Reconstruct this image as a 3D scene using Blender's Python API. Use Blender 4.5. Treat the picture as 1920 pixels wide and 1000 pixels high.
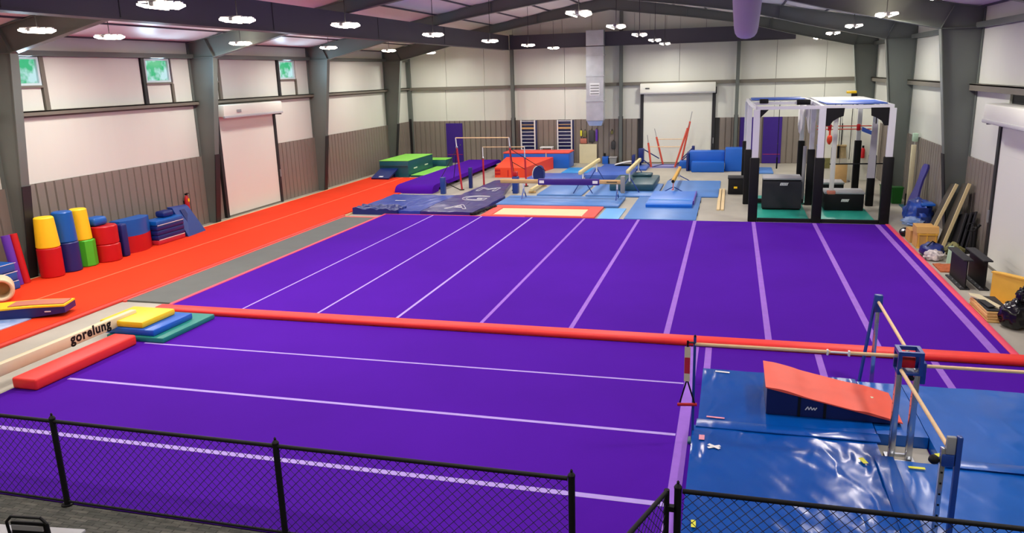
import bpy, bmesh, math, random
from mathutils import Vector, Matrix, noise

random.seed(7)
scene = bpy.context.scene
for o in list(bpy.data.objects):
    bpy.data.objects.remove(o, do_unlink=True)
col = scene.collection

# ------------------------------------------------------------------ camera
CAM = Vector((12.00838, -13.98432, 4.83133))
YAW, PITCH, ROLL, FPX = 0.27599, -0.24222, -0.02927, 1459.74
fwd = Vector((-math.sin(YAW)*math.cos(PITCH), math.cos(YAW)*math.cos(PITCH), math.sin(PITCH)))
rgt = Vector((math.cos(YAW), math.sin(YAW), 0.0))
upv = rgt.cross(fwd)
r2 = rgt*math.cos(ROLL) + upv*math.sin(ROLL)
u2 = -rgt*math.sin(ROLL) + upv*math.cos(ROLL)
cd = bpy.data.cameras.new('camera')
cam = bpy.data.objects.new('camera', cd)
col.objects.link(cam)
cam.matrix_world = Matrix(((r2.x, u2.x, -fwd.x, CAM.x), (r2.y, u2.y, -fwd.y, CAM.y), (r2.z, u2.z, -fwd.z, CAM.z), (0, 0, 0, 1)))
cd.sensor_width = 36.0
cd.lens = FPX*36.0/1920.0
cd.clip_end = 200
scene.camera = cam

# ------------------------------------------------------------------ world, exposure
w = bpy.data.worlds.new('world'); scene.world = w
w.use_nodes = True
w.node_tree.nodes['Background'].inputs[0].default_value = (0.75, 0.85, 1.0, 1)
w.node_tree.nodes['Background'].inputs[1].default_value = 0.5
vs = scene.view_settings
vs.view_transform = 'Standard'; vs.look = 'None'; vs.gamma = 1.0; vs.use_curve_mapping = False
vs.exposure = 0.0
WIN_W = 60.0           # cool daylight entering through each clerestory window
LAMP_W = 132.0          # watts of each hanging twin lamp

# ------------------------------------------------------------------ materials
def lin(c):
    return tuple(((v/255.0)/12.92 if v <= 10.3 else (((v/255.0)+0.055)/1.055)**2.4) for v in c) + (1.0,)

MATS = {}
def mat(name, rgb, rough=0.5, metal=0.0, var=0.0, vscale=3.0, bump=0.0, bscale=20.0, spec=0.5, rgb2=None, emit=None, estr=0.0, coat=0.0, stretch=None, detail=4.0):
    m = bpy.data.materials.new(name); m.use_nodes = True
    nt = m.node_tree; b = nt.nodes['Principled BSDF']
    b.inputs['Roughness'].default_value = rough
    b.inputs['Metallic'].default_value = metal
    b.inputs['Specular IOR Level'].default_value = spec
    if coat: b.inputs['Coat Weight'].default_value = coat; b.inputs['Coat Roughness'].default_value = 0.12
    tc = nt.nodes.new('ShaderNodeTexCoord')
    vec = tc.outputs['Object']
    if stretch:
        mp = nt.nodes.new('ShaderNodeMapping'); mp.inputs['Scale'].default_value = stretch
        nt.links.new(vec, mp.inputs['Vector']); vec = mp.outputs['Vector']
    if var > 0 or rgb2:
        n = nt.nodes.new('ShaderNodeTexNoise'); n.inputs['Scale'].default_value = vscale; n.inputs['Detail'].default_value = detail
        nt.links.new(vec, n.inputs['Vector'])
        cr = nt.nodes.new('ShaderNodeValToRGB')
        cr.color_ramp.elements[0].position = 0.3; cr.color_ramp.elements[1].position = 0.7
        c1 = lin(rgb)
        if rgb2: c2 = lin(rgb2); ca = c1
        else:
            ca = tuple(min(1, v*(1-var)) for v in c1[:3]) + (1,); c2 = tuple(min(1, v*(1+var)) for v in c1[:3]) + (1,)
        cr.color_ramp.elements[0].color = ca; cr.color_ramp.elements[1].color = c2
        nt.links.new(n.outputs['Fac'], cr.inputs['Fac']); nt.links.new(cr.outputs['Color'], b.inputs['Base Color'])
    else:
        b.inputs['Base Color'].default_value = lin(rgb)
    if bump > 0:
        n2 = nt.nodes.new('ShaderNodeTexNoise'); n2.inputs['Scale'].default_value = bscale; n2.inputs['Detail'].default_value = 5
        nt.links.new(vec, n2.inputs['Vector'])
        bp = nt.nodes.new('ShaderNodeBump'); bp.inputs['Strength'].default_value = bump; bp.inputs['Distance'].default_value = 0.02
        nt.links.new(n2.outputs['Fac'], bp.inputs['Height']); nt.links.new(bp.outputs['Normal'], b.inputs['Normal'])
    if emit:
        b.inputs['Emission Color'].default_value = lin(emit); b.inputs['Emission Strength'].default_value = estr
    MATS[name] = m
    return m

M = MATS
mat('concrete', (172, 167, 153), 0.55, var=0.10, vscale=0.8, bump=0.05, bscale=30)
mat('carpet_grey', (96, 96, 90), 0.95, bump=0.3, bscale=60)
mat('purple', (79, 20, 158), 0.9, var=0.07, vscale=0.35, bump=0.08, bscale=90, spec=0.06)
mat('purple_side', (60, 20, 140), 0.8, spec=0.3)
mat('tape_wide', (150, 96, 205), 0.7, var=0.06, vscale=4)
mat('tape_thin', (176, 150, 226), 0.7, var=0.06, vscale=4)
mat('red_pad', (244, 46, 36), 0.5, var=0.05, vscale=3, bump=0.05, bscale=10)
mat('red_edge', (234, 74, 104), 0.6)
mat('orange_carpet', (228, 58, 20), 0.9, var=0.05, vscale=0.7, bump=0.08, bscale=90, spec=0.2)
mat('orange_line', (245, 110, 72), 0.8)
mat('orange_side', (214, 52, 34), 0.6)
mat('grey_bed', (98, 102, 98), 0.8, var=0.06, vscale=1.5)
mat('liner', (216, 219, 208), 0.32, var=0.02, vscale=1.2, bump=0.10, bscale=1.6, stretch=(1, 1, 0.12))
mat('insulation', (236, 232, 232), 0.45, var=0.03, vscale=1.5, bump=0.35, bscale=3.0, stretch=(1, 0.25, 1))
mat('wainscot', (130, 121, 111), 0.38, var=0.04, vscale=1.5)
mat('wallback', (60, 60, 60), 0.7)
mat('steel', (100, 107, 101), 0.42, var=0.05, vscale=1.0)
mat('girder', (70, 68, 80), 0.5, var=0.05, vscale=1.0)
mat('girt', (112, 108, 96), 0.5)
mat('black_trim', (30, 30, 32), 0.5)
mat('pad_dark', (58, 58, 60), 0.6)
mat('galv', (212, 218, 224), 0.28, metal=0.75, var=0.08, vscale=2.5, bump=0.04, bscale=4)
mat('duct_fabric', (196, 188, 206), 0.8, var=0.03, vscale=1.0)
mat('door_white', (224, 226, 214), 0.4, bump=0.03, bscale=3)
mat('door_purple', (52, 16, 128), 0.45, var=0.04, vscale=2)
mat('window_frame', (205, 222, 226), 0.4)
mat('white', (235, 235, 232), 0.45)
mat('white_metal', (222, 224, 228), 0.35)
mat('cream', (216, 206, 168), 0.5, var=0.03, vscale=4)
mat('beam_suede', (222, 204, 150), 0.75, var=0.05, vscale=5)
mat('tan', (205, 168, 112), 0.7, var=0.07, vscale=6)
mat('ochre', (206, 158, 62), 0.6, var=0.05, vscale=6)
mat('wood', (222, 178, 110), 0.6, var=0.14, vscale=5, stretch=(1, 8, 8))
mat('wood_pale', (232, 206, 156), 0.6, var=0.10, vscale=5, stretch=(8, 8, 1))
mat('barwood', (234, 200, 150), 0.55, var=0.06, vscale=8)
mat('yellow', (248, 204, 20), 0.45, bump=0.03, bscale=8)
mat('gold', (236, 182, 66), 0.55, var=0.05, vscale=4)
mat('blue', (18, 92, 190), 0.36, var=0.05, vscale=2, bump=0.06, bscale=6)
mat('blue_bright', (30, 116, 216), 0.38, var=0.04, vscale=2, bump=0.05, bscale=6)
mat('blue_block', (8, 96, 200), 0.42, var=0.03, vscale=2)
mat('blue_slate', (82, 132, 200), 0.42, var=0.06, vscale=1.5, bump=0.06, bscale=5)
mat('blue_mid', (62, 98, 186), 0.42, var=0.05, vscale=1.5, bump=0.05, bscale=5)
mat('blue_pale', (104, 176, 238), 0.5)
mat('blue_sky', (36, 140, 214), 0.45)
mat('blue_barrel', (0, 88, 172), 0.4)
mat('navy', (8, 34, 108), 0.4, var=0.06, vscale=2, bump=0.05, bscale=6)
mat('navy_side', (14, 26, 84), 0.4, bump=0.12, bscale=5)
mat('blue_steel', (28, 62, 140), 0.35)
mat('teal', (24, 88, 104), 0.42, var=0.05, vscale=2)
mat('teal_dark', (36, 78, 92), 0.4, var=0.06, vscale=2)
mat('teal_mat', (44, 172, 150), 0.35, var=0.10, vscale=1.6, bump=0.05, bscale=5)
mat('teal_pad', (64, 180, 160), 0.45)
mat('green_pad', (22, 132, 120), 0.45)
mat('lime', (140, 224, 84), 0.5, var=0.03, vscale=2)
mat('green', (70, 190, 40), 0.45)
mat('green_bin', (10, 104, 20), 0.5)
mat('red', (186, 8, 18), 0.42)
mat('red_bar', (190, 40, 56), 0.4)
mat('coral', (244, 92, 66), 0.5, var=0.04, vscale=2, bump=0.14, bscale=3)
mat('coral_bar', (216, 84, 62), 0.45)
mat('salmon', (232, 84, 70), 0.6)
mat('orange_block', (240, 70, 30), 0.45, var=0.04, vscale=2)
mat('violet', (96, 48, 168), 0.4)
mat('indigo', (62, 58, 140), 0.45)
mat('lilac', (150, 150, 205), 0.5, var=0.05, vscale=2)
mat('black', (11, 11, 14), 0.6, spec=0.3)
mat('black_cloth', (22, 24, 34), 0.6, bump=0.2, bscale=4)
mat('black_gloss', (18, 18, 22), 0.16, bump=0.1, bscale=5)
mat('rubber', (34, 34, 38), 0.8)
mat('grey', (140, 142, 144), 0.5)
mat('grey_pad', (172, 172, 174), 0.6)
mat('greyboard', (62, 57, 46), 0.55, var=0.06, vscale=2)
mat('chrome', (200, 204, 210), 0.22, metal=0.9)
mat('peach', (244, 212, 164), 0.6, var=0.03, vscale=2)
mat('brown_pad', (188, 112, 92), 0.6)
mat('mop', (176, 154, 110), 0.9, var=0.2, vscale=20)
mat('cardboard', (206, 158, 88), 0.75, var=0.06, vscale=3)
mat('rust_cloth', (176, 92, 48), 0.95, var=0.25, vscale=14)
mat('olive', (120, 118, 70), 0.8, var=0.2, vscale=8)
mat('mint', (176, 206, 180), 0.6)
mat('clearblue', (90, 130, 190), 0.4, rgb2=(190, 205, 235), vscale=2.2)
mat('crumple', (20, 44, 130), 0.25, rgb2=(52, 92, 190), vscale=3.5, bump=0.6, bscale=7)
mat('patch', (120, 110, 120), 0.4, rgb2=(236, 226, 220), vscale=14)
mat('pink_label', (232, 150, 168), 0.6)
mat('yellow_tape', (226, 226, 60), 0.6)
mat('chain', (20, 18, 34), 0.5)

def vinyl(name, rgb, rough=0.24, strength=0.6):
    # landing-mat vinyl: creases gathered in patches, smooth in between
    m = mat(name, rgb, rough, spec=0.5, var=0.06, vscale=1.2)
    nt = m.node_tree; b = nt.nodes['Principled BSDF']
    tc = nt.nodes.new('ShaderNodeTexCoord')
    mp = nt.nodes.new('ShaderNodeMapping'); mp.inputs['Scale'].default_value = (1.3, 0.5, 1.0); mp.inputs['Rotation'].default_value = (0, 0, -0.35)
    nt.links.new(tc.outputs['Object'], mp.inputs['Vector'])
    n = nt.nodes.new('ShaderNodeTexNoise'); n.noise_type = 'RIDGED_MULTIFRACTAL'
    n.inputs['Scale'].default_value = 2.1; n.inputs['Detail'].default_value = 5; n.inputs['Distortion'].default_value = 1.2
    nt.links.new(mp.outputs['Vector'], n.inputs['Vector'])
    k = nt.nodes.new('ShaderNodeTexNoise'); k.inputs['Scale'].default_value = 0.9; k.inputs['Detail'].default_value = 2
    nt.links.new(tc.outputs['Object'], k.inputs['Vector'])
    r = nt.nodes.new('ShaderNodeMapRange'); r.inputs['From Min'].default_value = 0.38; r.inputs['From Max'].default_value = 0.62; r.inputs['To Min'].default_value = 0.12; r.inputs['To Max'].default_value = 1.0
    nt.links.new(k.outputs['Fac'], r.inputs['Value'])
    mu = nt.nodes.new('ShaderNodeMath'); mu.operation = 'MULTIPLY'
    nt.links.new(n.outputs['Fac'], mu.inputs[0]); nt.links.new(r.outputs['Result'], mu.inputs[1])
    bp = nt.nodes.new('ShaderNodeBump'); bp.inputs['Strength'].default_value = strength; bp.inputs['Distance'].default_value = 0.05
    nt.links.new(mu.outputs['Value'], bp.inputs['Height']); nt.links.new(bp.outputs['Normal'], b.inputs['Normal'])
    return m
vinyl('vinyl_blue', (0, 78, 166), 0.2)
vinyl('vinyl_blue_pale', (8, 92, 184), 0.27, 0.4)
vinyl('vinyl_pit', (50, 40, 118), 0.28)
vinyl('vinyl_pit_blue', (40, 66, 164), 0.28)

def carpet_tiles():
    m = M['carpet_grey']; nt = m.node_tree; b = nt.nodes['Principled BSDF']
    tc = nt.nodes.new('ShaderNodeTexCoord')
    mp = nt.nodes.new('ShaderNodeMapping'); mp.inputs['Scale'].default_value = (2.0, 5.0, 1.0)
    nt.links.new(tc.outputs['Object'], mp.inputs['Vector'])
    br = nt.nodes.new('ShaderNodeTexBrick'); br.inputs['Scale'].default_value = 1.0
    br.inputs['Color1'].default_value = lin((94, 92, 84)); br.inputs['Color2'].default_value = lin((66, 68, 62)); br.inputs['Mortar'].default_value = lin((40, 40, 38))
    br.inputs['Mortar Size'].default_value = 0.012
    nt.links.new(mp.outputs['Vector'], br.inputs['Vector'])
    n = nt.nodes.new('ShaderNodeTexNoise'); n.inputs['Scale'].default_value = 3.5; n.inputs['Detail'].default_value = 8
    nt.links.new(mp.outputs['Vector'], n.inputs['Vector'])
    mx = nt.nodes.new('ShaderNodeMixRGB'); mx.blend_type = 'OVERLAY'; mx.inputs['Fac'].default_value = 0.8
    nt.links.new(br.outputs['Color'], mx.inputs['Color1']); nt.links.new(n.outputs['Fac'], mx.inputs['Color2'])
    nt.links.new(mx.outputs['Color'], b.inputs['Base Color'])
carpet_tiles()

def window_glass():
    # daylight and blurred foliage seen through frosted glazing
    m = bpy.data.materials.new('window_glass'); m.use_nodes = True; nt = m.node_tree
    b = nt.nodes['Principled BSDF']; b.inputs['Roughness'].default_value = 0.1
    tc = nt.nodes.new('ShaderNodeTexCoord')
    n = nt.nodes.new('ShaderNodeTexNoise'); n.inputs['Scale'].default_value = 2.6; n.inputs['Detail'].default_value = 3
    nt.links.new(tc.outputs['Object'], n.inputs['Vector'])
    cr = nt.nodes.new('ShaderNodeValToRGB')
    cr.color_ramp.elements[0].position = 0.42; cr.color_ramp.elements[0].color = lin((60, 190, 130))
    cr.color_ramp.elements[1].position = 0.58; cr.color_ramp.elements[1].color = lin((196, 236, 240))
    nt.links.new(n.outputs['Fac'], cr.inputs['Fac'])
    nt.links.new(cr.outputs['Color'], b.inputs['Emission Color']); b.inputs['Emission Strength'].default_value = 0.95
    b.inputs['Base Color'].default_value = (0.02, 0.02, 0.02, 1)
    M['window_glass'] = m
window_glass()
mat('led', (255, 244, 230), 0.5, emit=(255, 236, 214), estr=22.0)

# ------------------------------------------------------------------ mesh helpers
class MB:
    def __init__(s): s.v = []; s.f = []
    def add(s, vs, fs):
        k = len(s.v); s.v += [tuple(v) for v in vs]; s.f += [tuple(i+k for i in f) for f in fs]; return s
    def hexa(s, a, b):      # a: bottom 4 (ccw), b: top 4
        return s.add(list(a)+list(b), [(3, 2, 1, 0), (4, 5, 6, 7), (0, 1, 5, 4), (1, 2, 6, 5), (2, 3, 7, 6), (3, 0, 4, 7)])
    def box(s, x0, x1, y0, y1, z0, z1):
        return s.hexa([(x0, y0, z0), (x1, y0, z0), (x1, y1, z0), (x0, y1, z0)], [(x0, y0, z1), (x1, y0, z1), (x1, y1, z1), (x0, y1, z1)])
    def rbox(s, x0, x1, y0, y1, z0, z1, b=0.02, seg=2):
        bm = bmesh.new(); bmesh.ops.create_cube(bm, size=1.0)
        for v in bm.verts:
            v.co = Vector(((x0+x1)/2+v.co.x*(x1-x0), (y0+y1)/2+v.co.y*(y1-y0), (z0+z1)/2+v.co.z*(z1-z0)))
        bmesh.ops.bevel(bm, geom=bm.edges[:], offset=min(b, 0.45*min(x1-x0, y1-y0, z1-z0)), segments=seg, affect='EDGES', profile=0.5)
        bm.verts.index_update()
        s.add([v.co[:] for v in bm.verts], [[v.index for v in f.verts] for f in bm.faces]); bm.free(); return s
    def obox(s, p0, p1, wdt, hgt, upd=(0, 0, 1)):    # box beam from p0 to p1
        p0 = Vector(p0); p1 = Vector(p1); d = (p1-p0).normalized(); u = Vector(upd)
        sd = d.cross(u)
        if sd.length < 1e-4: sd = d.cross(Vector((0, 1, 0)))
        sd.normalize(); u = sd.cross(d)
        a, b = sd*wdt/2, u*hgt/2
        return s.hexa([p0-a-b, p0+a-b, p1+a-b, p1-a-b], [p0-a+b, p0+a+b, p1+a+b, p1-a+b])
    def cyl(s, p0, p1, r0, r1=None, n=12):
        r1 = r0 if r1 is None else r1
        p0 = Vector(p0); p1 = Vector(p1); d = (p1-p0).normalized()
        a = d.cross(Vector((0, 0, 1)))
        if a.length < 1e-4: a = Vector((1, 0, 0))
        a.normalize(); b = d.cross(a)
        vs = []
        for p, r in ((p0, r0), (p1, r1)):
            for i in range(n):
                t = 2*math.pi*i/n; vs.append(p+a*r*math.cos(t)+b*r*math.sin(t))
        fs = [(i, (i+1) % n, n+(i+1) % n, n+i) for i in range(n)] + [tuple(range(n-1, -1, -1)), tuple(range(n, 2*n))]
        return s.add(vs, fs)
    def tube(s, pts, r, n=8):
        for a, b in zip(pts[:-1], pts[1:]): s.cyl(a, b, r, n=n)
        return s
    def lathe(s, prof, c, n=20):
        vs = []; m = len(prof)
        for r, z in prof:
            for i in range(n):
                t = 2*math.pi*i/n; vs.append((c[0]+r*math.cos(t), c[1]+r*math.sin(t), c[2]+z))
        fs = []
        for k in range(m-1):
            for i in range(n): fs.append((k*n+i, k*n+(i+1) % n, (k+1)*n+(i+1) % n, (k+1)*n+i))
        fs.append(tuple(range(n-1, -1, -1))); fs.append(tuple((m-1)*n+i for i in range(n)))
        return s.add(vs, fs)
    def prism(s, poly, plane, a, b):
        def P(q, t):
            if plane == 'xz': return (q[0], t, q[1])
            if plane == 'yz': return (t, q[0], q[1])
            return (q[0], q[1], t)
        n = len(poly); vs = [P(q, a) for q in poly] + [P(q, b) for q in poly]
        return s.add(vs, [tuple(range(n-1, -1, -1)), tuple(range(n, 2*n))] + [(i, (i+1) % n, n+(i+1) % n, n+i) for i in range(n)])
    def slab(s, x0, x1, y0, y1, zb, nx, ny, zf):     # box with a shaped top
        vs = []; fs = []
        for j in range(ny+1):
            for i in range(nx+1):
                x = x0+(x1-x0)*i/nx; y = y0+(y1-y0)*j/ny; vs.append((x, y, zf(x, y)))
        W = nx+1
        for j in range(ny):
            for i in range(nx): fs.append((j*W+i, j*W+i+1, (j+1)*W+i+1, (j+1)*W+i))
        ring = [i for i in range(nx+1)] + [j*W+nx for j in range(1, ny+1)] + [ny*W+i for i in range(nx-1, -1, -1)] + [j*W for j in range(ny-1, 0, -1)]
        k = len(vs)
        for r in ring: vs.append((vs[r][0], vs[r][1], zb))
        R = len(ring)
        for i in range(R): fs.append((ring[(i+1) % R], ring[i], k+i, k+(i+1) % R))
        fs.append(tuple(k+i for i in range(R-1, -1, -1)))
        return s.add(vs, fs)
    def blob(s, c, rx, ry, rz, amp=0.2, fr=2.0, seed=0, nu=20, nv=12, flat=True):
        vs = []; fs = []
        for j in range(nv+1):
            ph = math.pi*j/nv
            for i in range(nu):
                th = 2*math.pi*i/nu
                d = Vector((math.sin(ph)*math.cos(th), math.sin(ph)*math.sin(th), math.cos(ph)))
                k = 1+amp*noise.noise(d*fr+Vector((seed, seed*1.7, 0)))*2
                z = d.z*rz*k
                if flat: z = max(z, -rz*0.55)
                vs.append((c[0]+d.x*rx*k, c[1]+d.y*ry*k, c[2]+z))
        for j in range(nv):
            for i in range(nu): fs.append((j*nu+i, (j+1)*nu+i, (j+1)*nu+(i+1) % nu, j*nu+(i+1) % nu))
        return s.add(vs, fs)
    def build(s, name, m, parent=None, label=None, cat=None, group=None, kind=None, origin=None, ang=35):
        if parent is not None:
            org = Vector(parent.get('_o', (0, 0, 0)))
        elif origin is not None: org = Vector(origin)
        else:
            xs, ys, zs = zip(*s.v); org = Vector(((min(xs)+max(xs))/2, (min(ys)+max(ys))/2, min(zs)))
        me = bpy.data.meshes.new(name)
        me.from_pydata([(v[0]-org.x, v[1]-org.y, v[2]-org.z) for v in s.v], [], s.f)
        bm = bmesh.new(); bm.from_mesh(me); bmesh.ops.recalc_face_normals(bm, faces=bm.faces[:]); bm.to_mesh(me); bm.free()
        me.shade_smooth(); me.set_sharp_from_angle(angle=math.radians(ang))
        me.materials.append(M[m])
        o = bpy.data.objects.new(name, me); col.objects.link(o)
        if parent is not None: o.parent = parent
        else: o.location = org
        o['_o'] = tuple(org)
        tag(o, label, cat, group, kind)
        return o

def tag(o, label=None, cat=None, group=None, kind=None):
    if label: o['label'] = label
    if cat: o['category'] = cat
    if group: o['group'] = group
    if kind: o['kind'] = kind

def thing(name, label, cat, loc, group=None, kind=None):
    o = bpy.data.objects.new(name, None); col.objects.link(o)
    o.location = loc; o.empty_display_size = 0.2; o['_o'] = tuple(loc)
    tag(o, label, cat, group, kind); return o

def copy_tree(o, parent=None):
    c = o.copy(); col.objects.link(c); c.parent = parent
    for ch in o.children: copy_tree(ch, c)
    return c

def box(name, m, parent, *a, **k): return MB().box(*a).build(name, m, parent, **k)
def rbox(name, m, parent, *a, b=0.02, seg=2, **k): return MB().rbox(*a, b=b, seg=seg).build(name, m, parent, **k)

def text(name, s, size, m, parent, origin, xdir, ydir, outline=0.0, ext=0.004, space=1.0, bold=0.0):
    cu = bpy.data.curves.new(name, 'FONT'); cu.body = s; cu.size = size; cu.space_character = space
    if outline: cu.fill_mode = 'NONE'; cu.bevel_depth = outline; cu.bevel_resolution = 0
    else: cu.extrude = ext; cu.offset = bold
    cu.resolution_u = 3
    t = bpy.data.objects.new(name, cu); col.objects.link(t)
    dg = bpy.context.evaluated_depsgraph_get(); dg.update()
    me = bpy.data.meshes.new_from_object(t.evaluated_get(dg))
    bpy.data.objects.remove(t, do_unlink=True)
    X = Vector(xdir).normalized(); Y = Vector(ydir).normalized(); Zv = X.cross(Y)
    po = Vector(parent.get('_o', (0, 0, 0))); og = Vector(origin)-po
    for v in me.vertices: v.co = og+X*v.co.x+Y*v.co.y+Zv*v.co.z
    me.materials.clear(); me.materials.append(M[m])
    o = bpy.data.objects.new(name, me); col.objects.link(o); o.parent = parent; o['_o'] = tuple(po)
    return o

# ------------------------------------------------------------------ the hall
G = -0.05                       # concrete level
XL, XR, YF, YB = -5.98, 18.26, 28.7, -16.5
XM = (XL+XR)/2
def roof(x): return 8.40-0.18*abs(x-XM)
WT = 2.33                       # top of the dark wainscot
GZ0, GZ1 = 4.07, 4.24           # horizontal girt
FRAMES = [-6.1, 1.8, 9.7, 17.6, 25.5]

fl = box('floor', 'concrete', None, XL-0.4, XR+0.4, YB-0.3, YF+0.4, G-0.3, G, kind='structure')
box('floor_carpet', 'carpet_grey', None, XL, XR, YB, -7.335, G+0.001, G+0.012, kind='structure')

# ceiling: pillowed insulation between purlins
c = MB()
prof = []
NP = 8
for side in (-1, 1):
    pts = []
    for i in range(NP*6+1):
        t = i/(NP*6); x = XM+side*t*(XR-XM+0.1)
        pts.append((x, roof(x)-0.05*abs(math.sin(math.pi*t*NP))))
    prof.append(pts)
line = prof[0][::-1]+prof[1][1:]
top = [(line[-1][0], 9.2), (line[0][0], 9.2)]
n = len(line)
c.add([(x, YB, z) for x, z in line]+[(x, YF+0.2, z) for x, z in line], [(i, i+1, n+i+1, n+i) for i in range(n-1)])
c.add([(x, YB, z+0.2) for x, z in line]+[(x, YF+0.2, z+0.2) for x, z in line], [(i, i+1, n+i+1, n+i) for i in range(n-1)])
ceil = c.build('ceiling', 'insulation', None, kind='structure', ang=30)
for side in (-1, 1):
    for k in range(1, NP+1):
        x = XM+side*k/NP*(XR-XM+0.1)*0.985
        z = roof(x)
        box('purlin', 'girder', ceil, x-0.03, x+0.03, YB+0.1, YF-0.1, z-0.06, z+0.02)

# --- walls
wl = box('wall_left', 'wallback', None, XL-0.3, XL-0.06, YB, YF+0.2, G, 6.6, kind='structure')
wr = box('wall_right', 'wallback', None, XR+0.06, XR+0.3, YB, YF+0.2, G, 6.6, kind='structure')
wf = MB().prism([(XL-0.3, G), (XR+0.3, G), (XR+0.3, 6.25), (XM, 8.5), (XL-0.3, 6.25)], 'xz', YF+0.06, YF+0.3).build('wall_far', 'wallback', None, kind='structure')
wb = MB().prism([(XL-0.3, G), (XR+0.3, G), (XR+0.3, 6.25), (XM, 8.5), (XL-0.3, 6.25)], 'xz', YB-0.3, YB).build('wall_back', 'liner', None, kind='structure')

# wainscot sheets: ribbed strips 0.305 m wide
PW = 0.305
pp = [(0.0, 0.0), (0.012, 0.0), (0.03, 0.045), (PW-0.03, 0.045), (PW-0.012, 0.0), (PW, 0.0), (PW, -0.055), (0.0, -0.055)]
def strip_mesh(name, z0, z1):
    mb = MB().prism(pp, 'xy', z0, z1)
    me = bpy.data.meshes.new(name); me.from_pydata(mb.v, [], mb.f); me.materials.append(M['wainscot']); return me
smesh = strip_mesh('wainscot_strip', G, WT)
def strips(parent, kind, a, b, skip=()):
    n = int(round((b-a)/PW)); po = Vector(parent['_o'])
    for i in range(n):
        t = a+i*PW
        if any(s0 < t+PW/2 < s1 for s0, s1 in skip): continue
        o = bpy.data.objects.new('wainscot_panel', smesh); col.objects.link(o); o.parent = parent
        if kind == 'L': p = Vector((XL, t+PW, 0)); o.rotation_euler = (0, 0, -math.pi/2)
        elif kind == 'R': p = Vector((XR, t, 0)); o.rotation_euler = (0, 0, math.pi/2)
        else: p = Vector((t+PW, YF, 0)); o.rotation_euler = (0, 0, math.pi)
        o.location = p-po
LD = (10.55, 14.45)     # left roll door
RD = (3.2, 7.0)         # right roll door
FD = (7.3, 11.2)        # far roll door
strips(wl, 'L', -1.6, YF-0.05, [(LD[0]-0.05, LD[1]+0.05)])
strips(wr, 'R', 7.05, YF-0.05, [])
strips(wf, 'F', XL+0.02, XR-0.05, [(FD[0]-0.1, FD[1]+0.1)])
box('wainscot_sheet', 'wainscot', wl, XL-0.06, XL, YB+0.1, -1.6, G, WT)
box('wainscot_sheet', 'wainscot', wr, XR, XR+0.06, YB+0.1, 3.1, G, WT)

# white liner sheets, left wall
def lsheet(y0, y1, z0, z1, m='liner'): return rbox('liner_sheet', m, wl, XL-0.06, XL+0.01, y0+0.01, y1-0.01, z0, z1, b=0.01, seg=1)
def rsheet(y0, y1, z0, z1, m='liner'): return rbox('liner_sheet', m, wr, XR-0.01, XR+0.06, y0+0.01, y1-0.01, z0, z1, b=0.01, seg=1)
EZ0, EZ1 = 5.66, 5.80           # eave strut
bays = [(YB+0.1, -14.0), (-14.0, -6.1), (-6.1, 1.8), (1.8, 9.7), (9.7, 17.6), (17.6, 25.5), (25.5, YF)]
for bi, (a, b) in enumerate(bays):
    if (a, b) == (9.7, 17.6):
        lsheet(a, LD[0], WT, GZ0); lsheet(LD[1], b, WT, GZ0); lsheet(LD[0], LD[1], 3.75, GZ0)
    else: lsheet(a, b, WT, GZ0)
    if (a, b) == (1.8, 9.7):
        rsheet(RD[1], b, WT, GZ0); rsheet(a, RD[0], WT, GZ0)
    else: rsheet(a, b, WT, GZ0)
    lsheet(a, b, EZ1, 6.24); rsheet(a, b, EZ1, 6.24)
    m_ = (a+b)/2
    rsheet(a, m_, GZ1, EZ0); rsheet(m_, b, GZ1, EZ0)
    if bi in (3, 4):
        w0, w1 = (2.35, 3.42), (a+5.62, a+6.78)
        if bi == 4: w0, w1 = (10.0, 11.1), (15.2, 16.4)
        lsheet(w0[1]+0.16, w1[0]-0.16, GZ1, EZ0)
        lsheet(a, w0[0], GZ1, EZ0) if w0[0]-a > 0.1 else None
        lsheet(w0[0], w0[1], GZ1, 4.86); lsheet(w1[0], w1[1], GZ1, 4.86); lsheet(w1[1]+0.14, b, GZ1, EZ0)
    else:
        lsheet(a, b, GZ1, EZ0)
# girts and eave struts
for wob, xa, xb in ((wl, XL, XL+0.20), (wr, XR-0.20, XR)):
    for (a, b) in bays[1:]:
        segs = [(a, b)]
        for (s0, s1) in segs:
            g_ = MB(); g_.box(xa, xb, s0+0.02, s1-0.02, GZ1-0.03, GZ1); g_.box(xa, xa+0.03, s0+0.02, s1-0.02, GZ0, GZ1); g_.box(xb-0.03, xb, s0+0.02, s1-0.02, GZ0+0.05, GZ1)
            g_.build('girt', 'girt', wob)
            MB().box(xa, xb, s0+0.02, s1-0.02, EZ0, EZ1).build('eave_strut', 'steel', wob)
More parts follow.
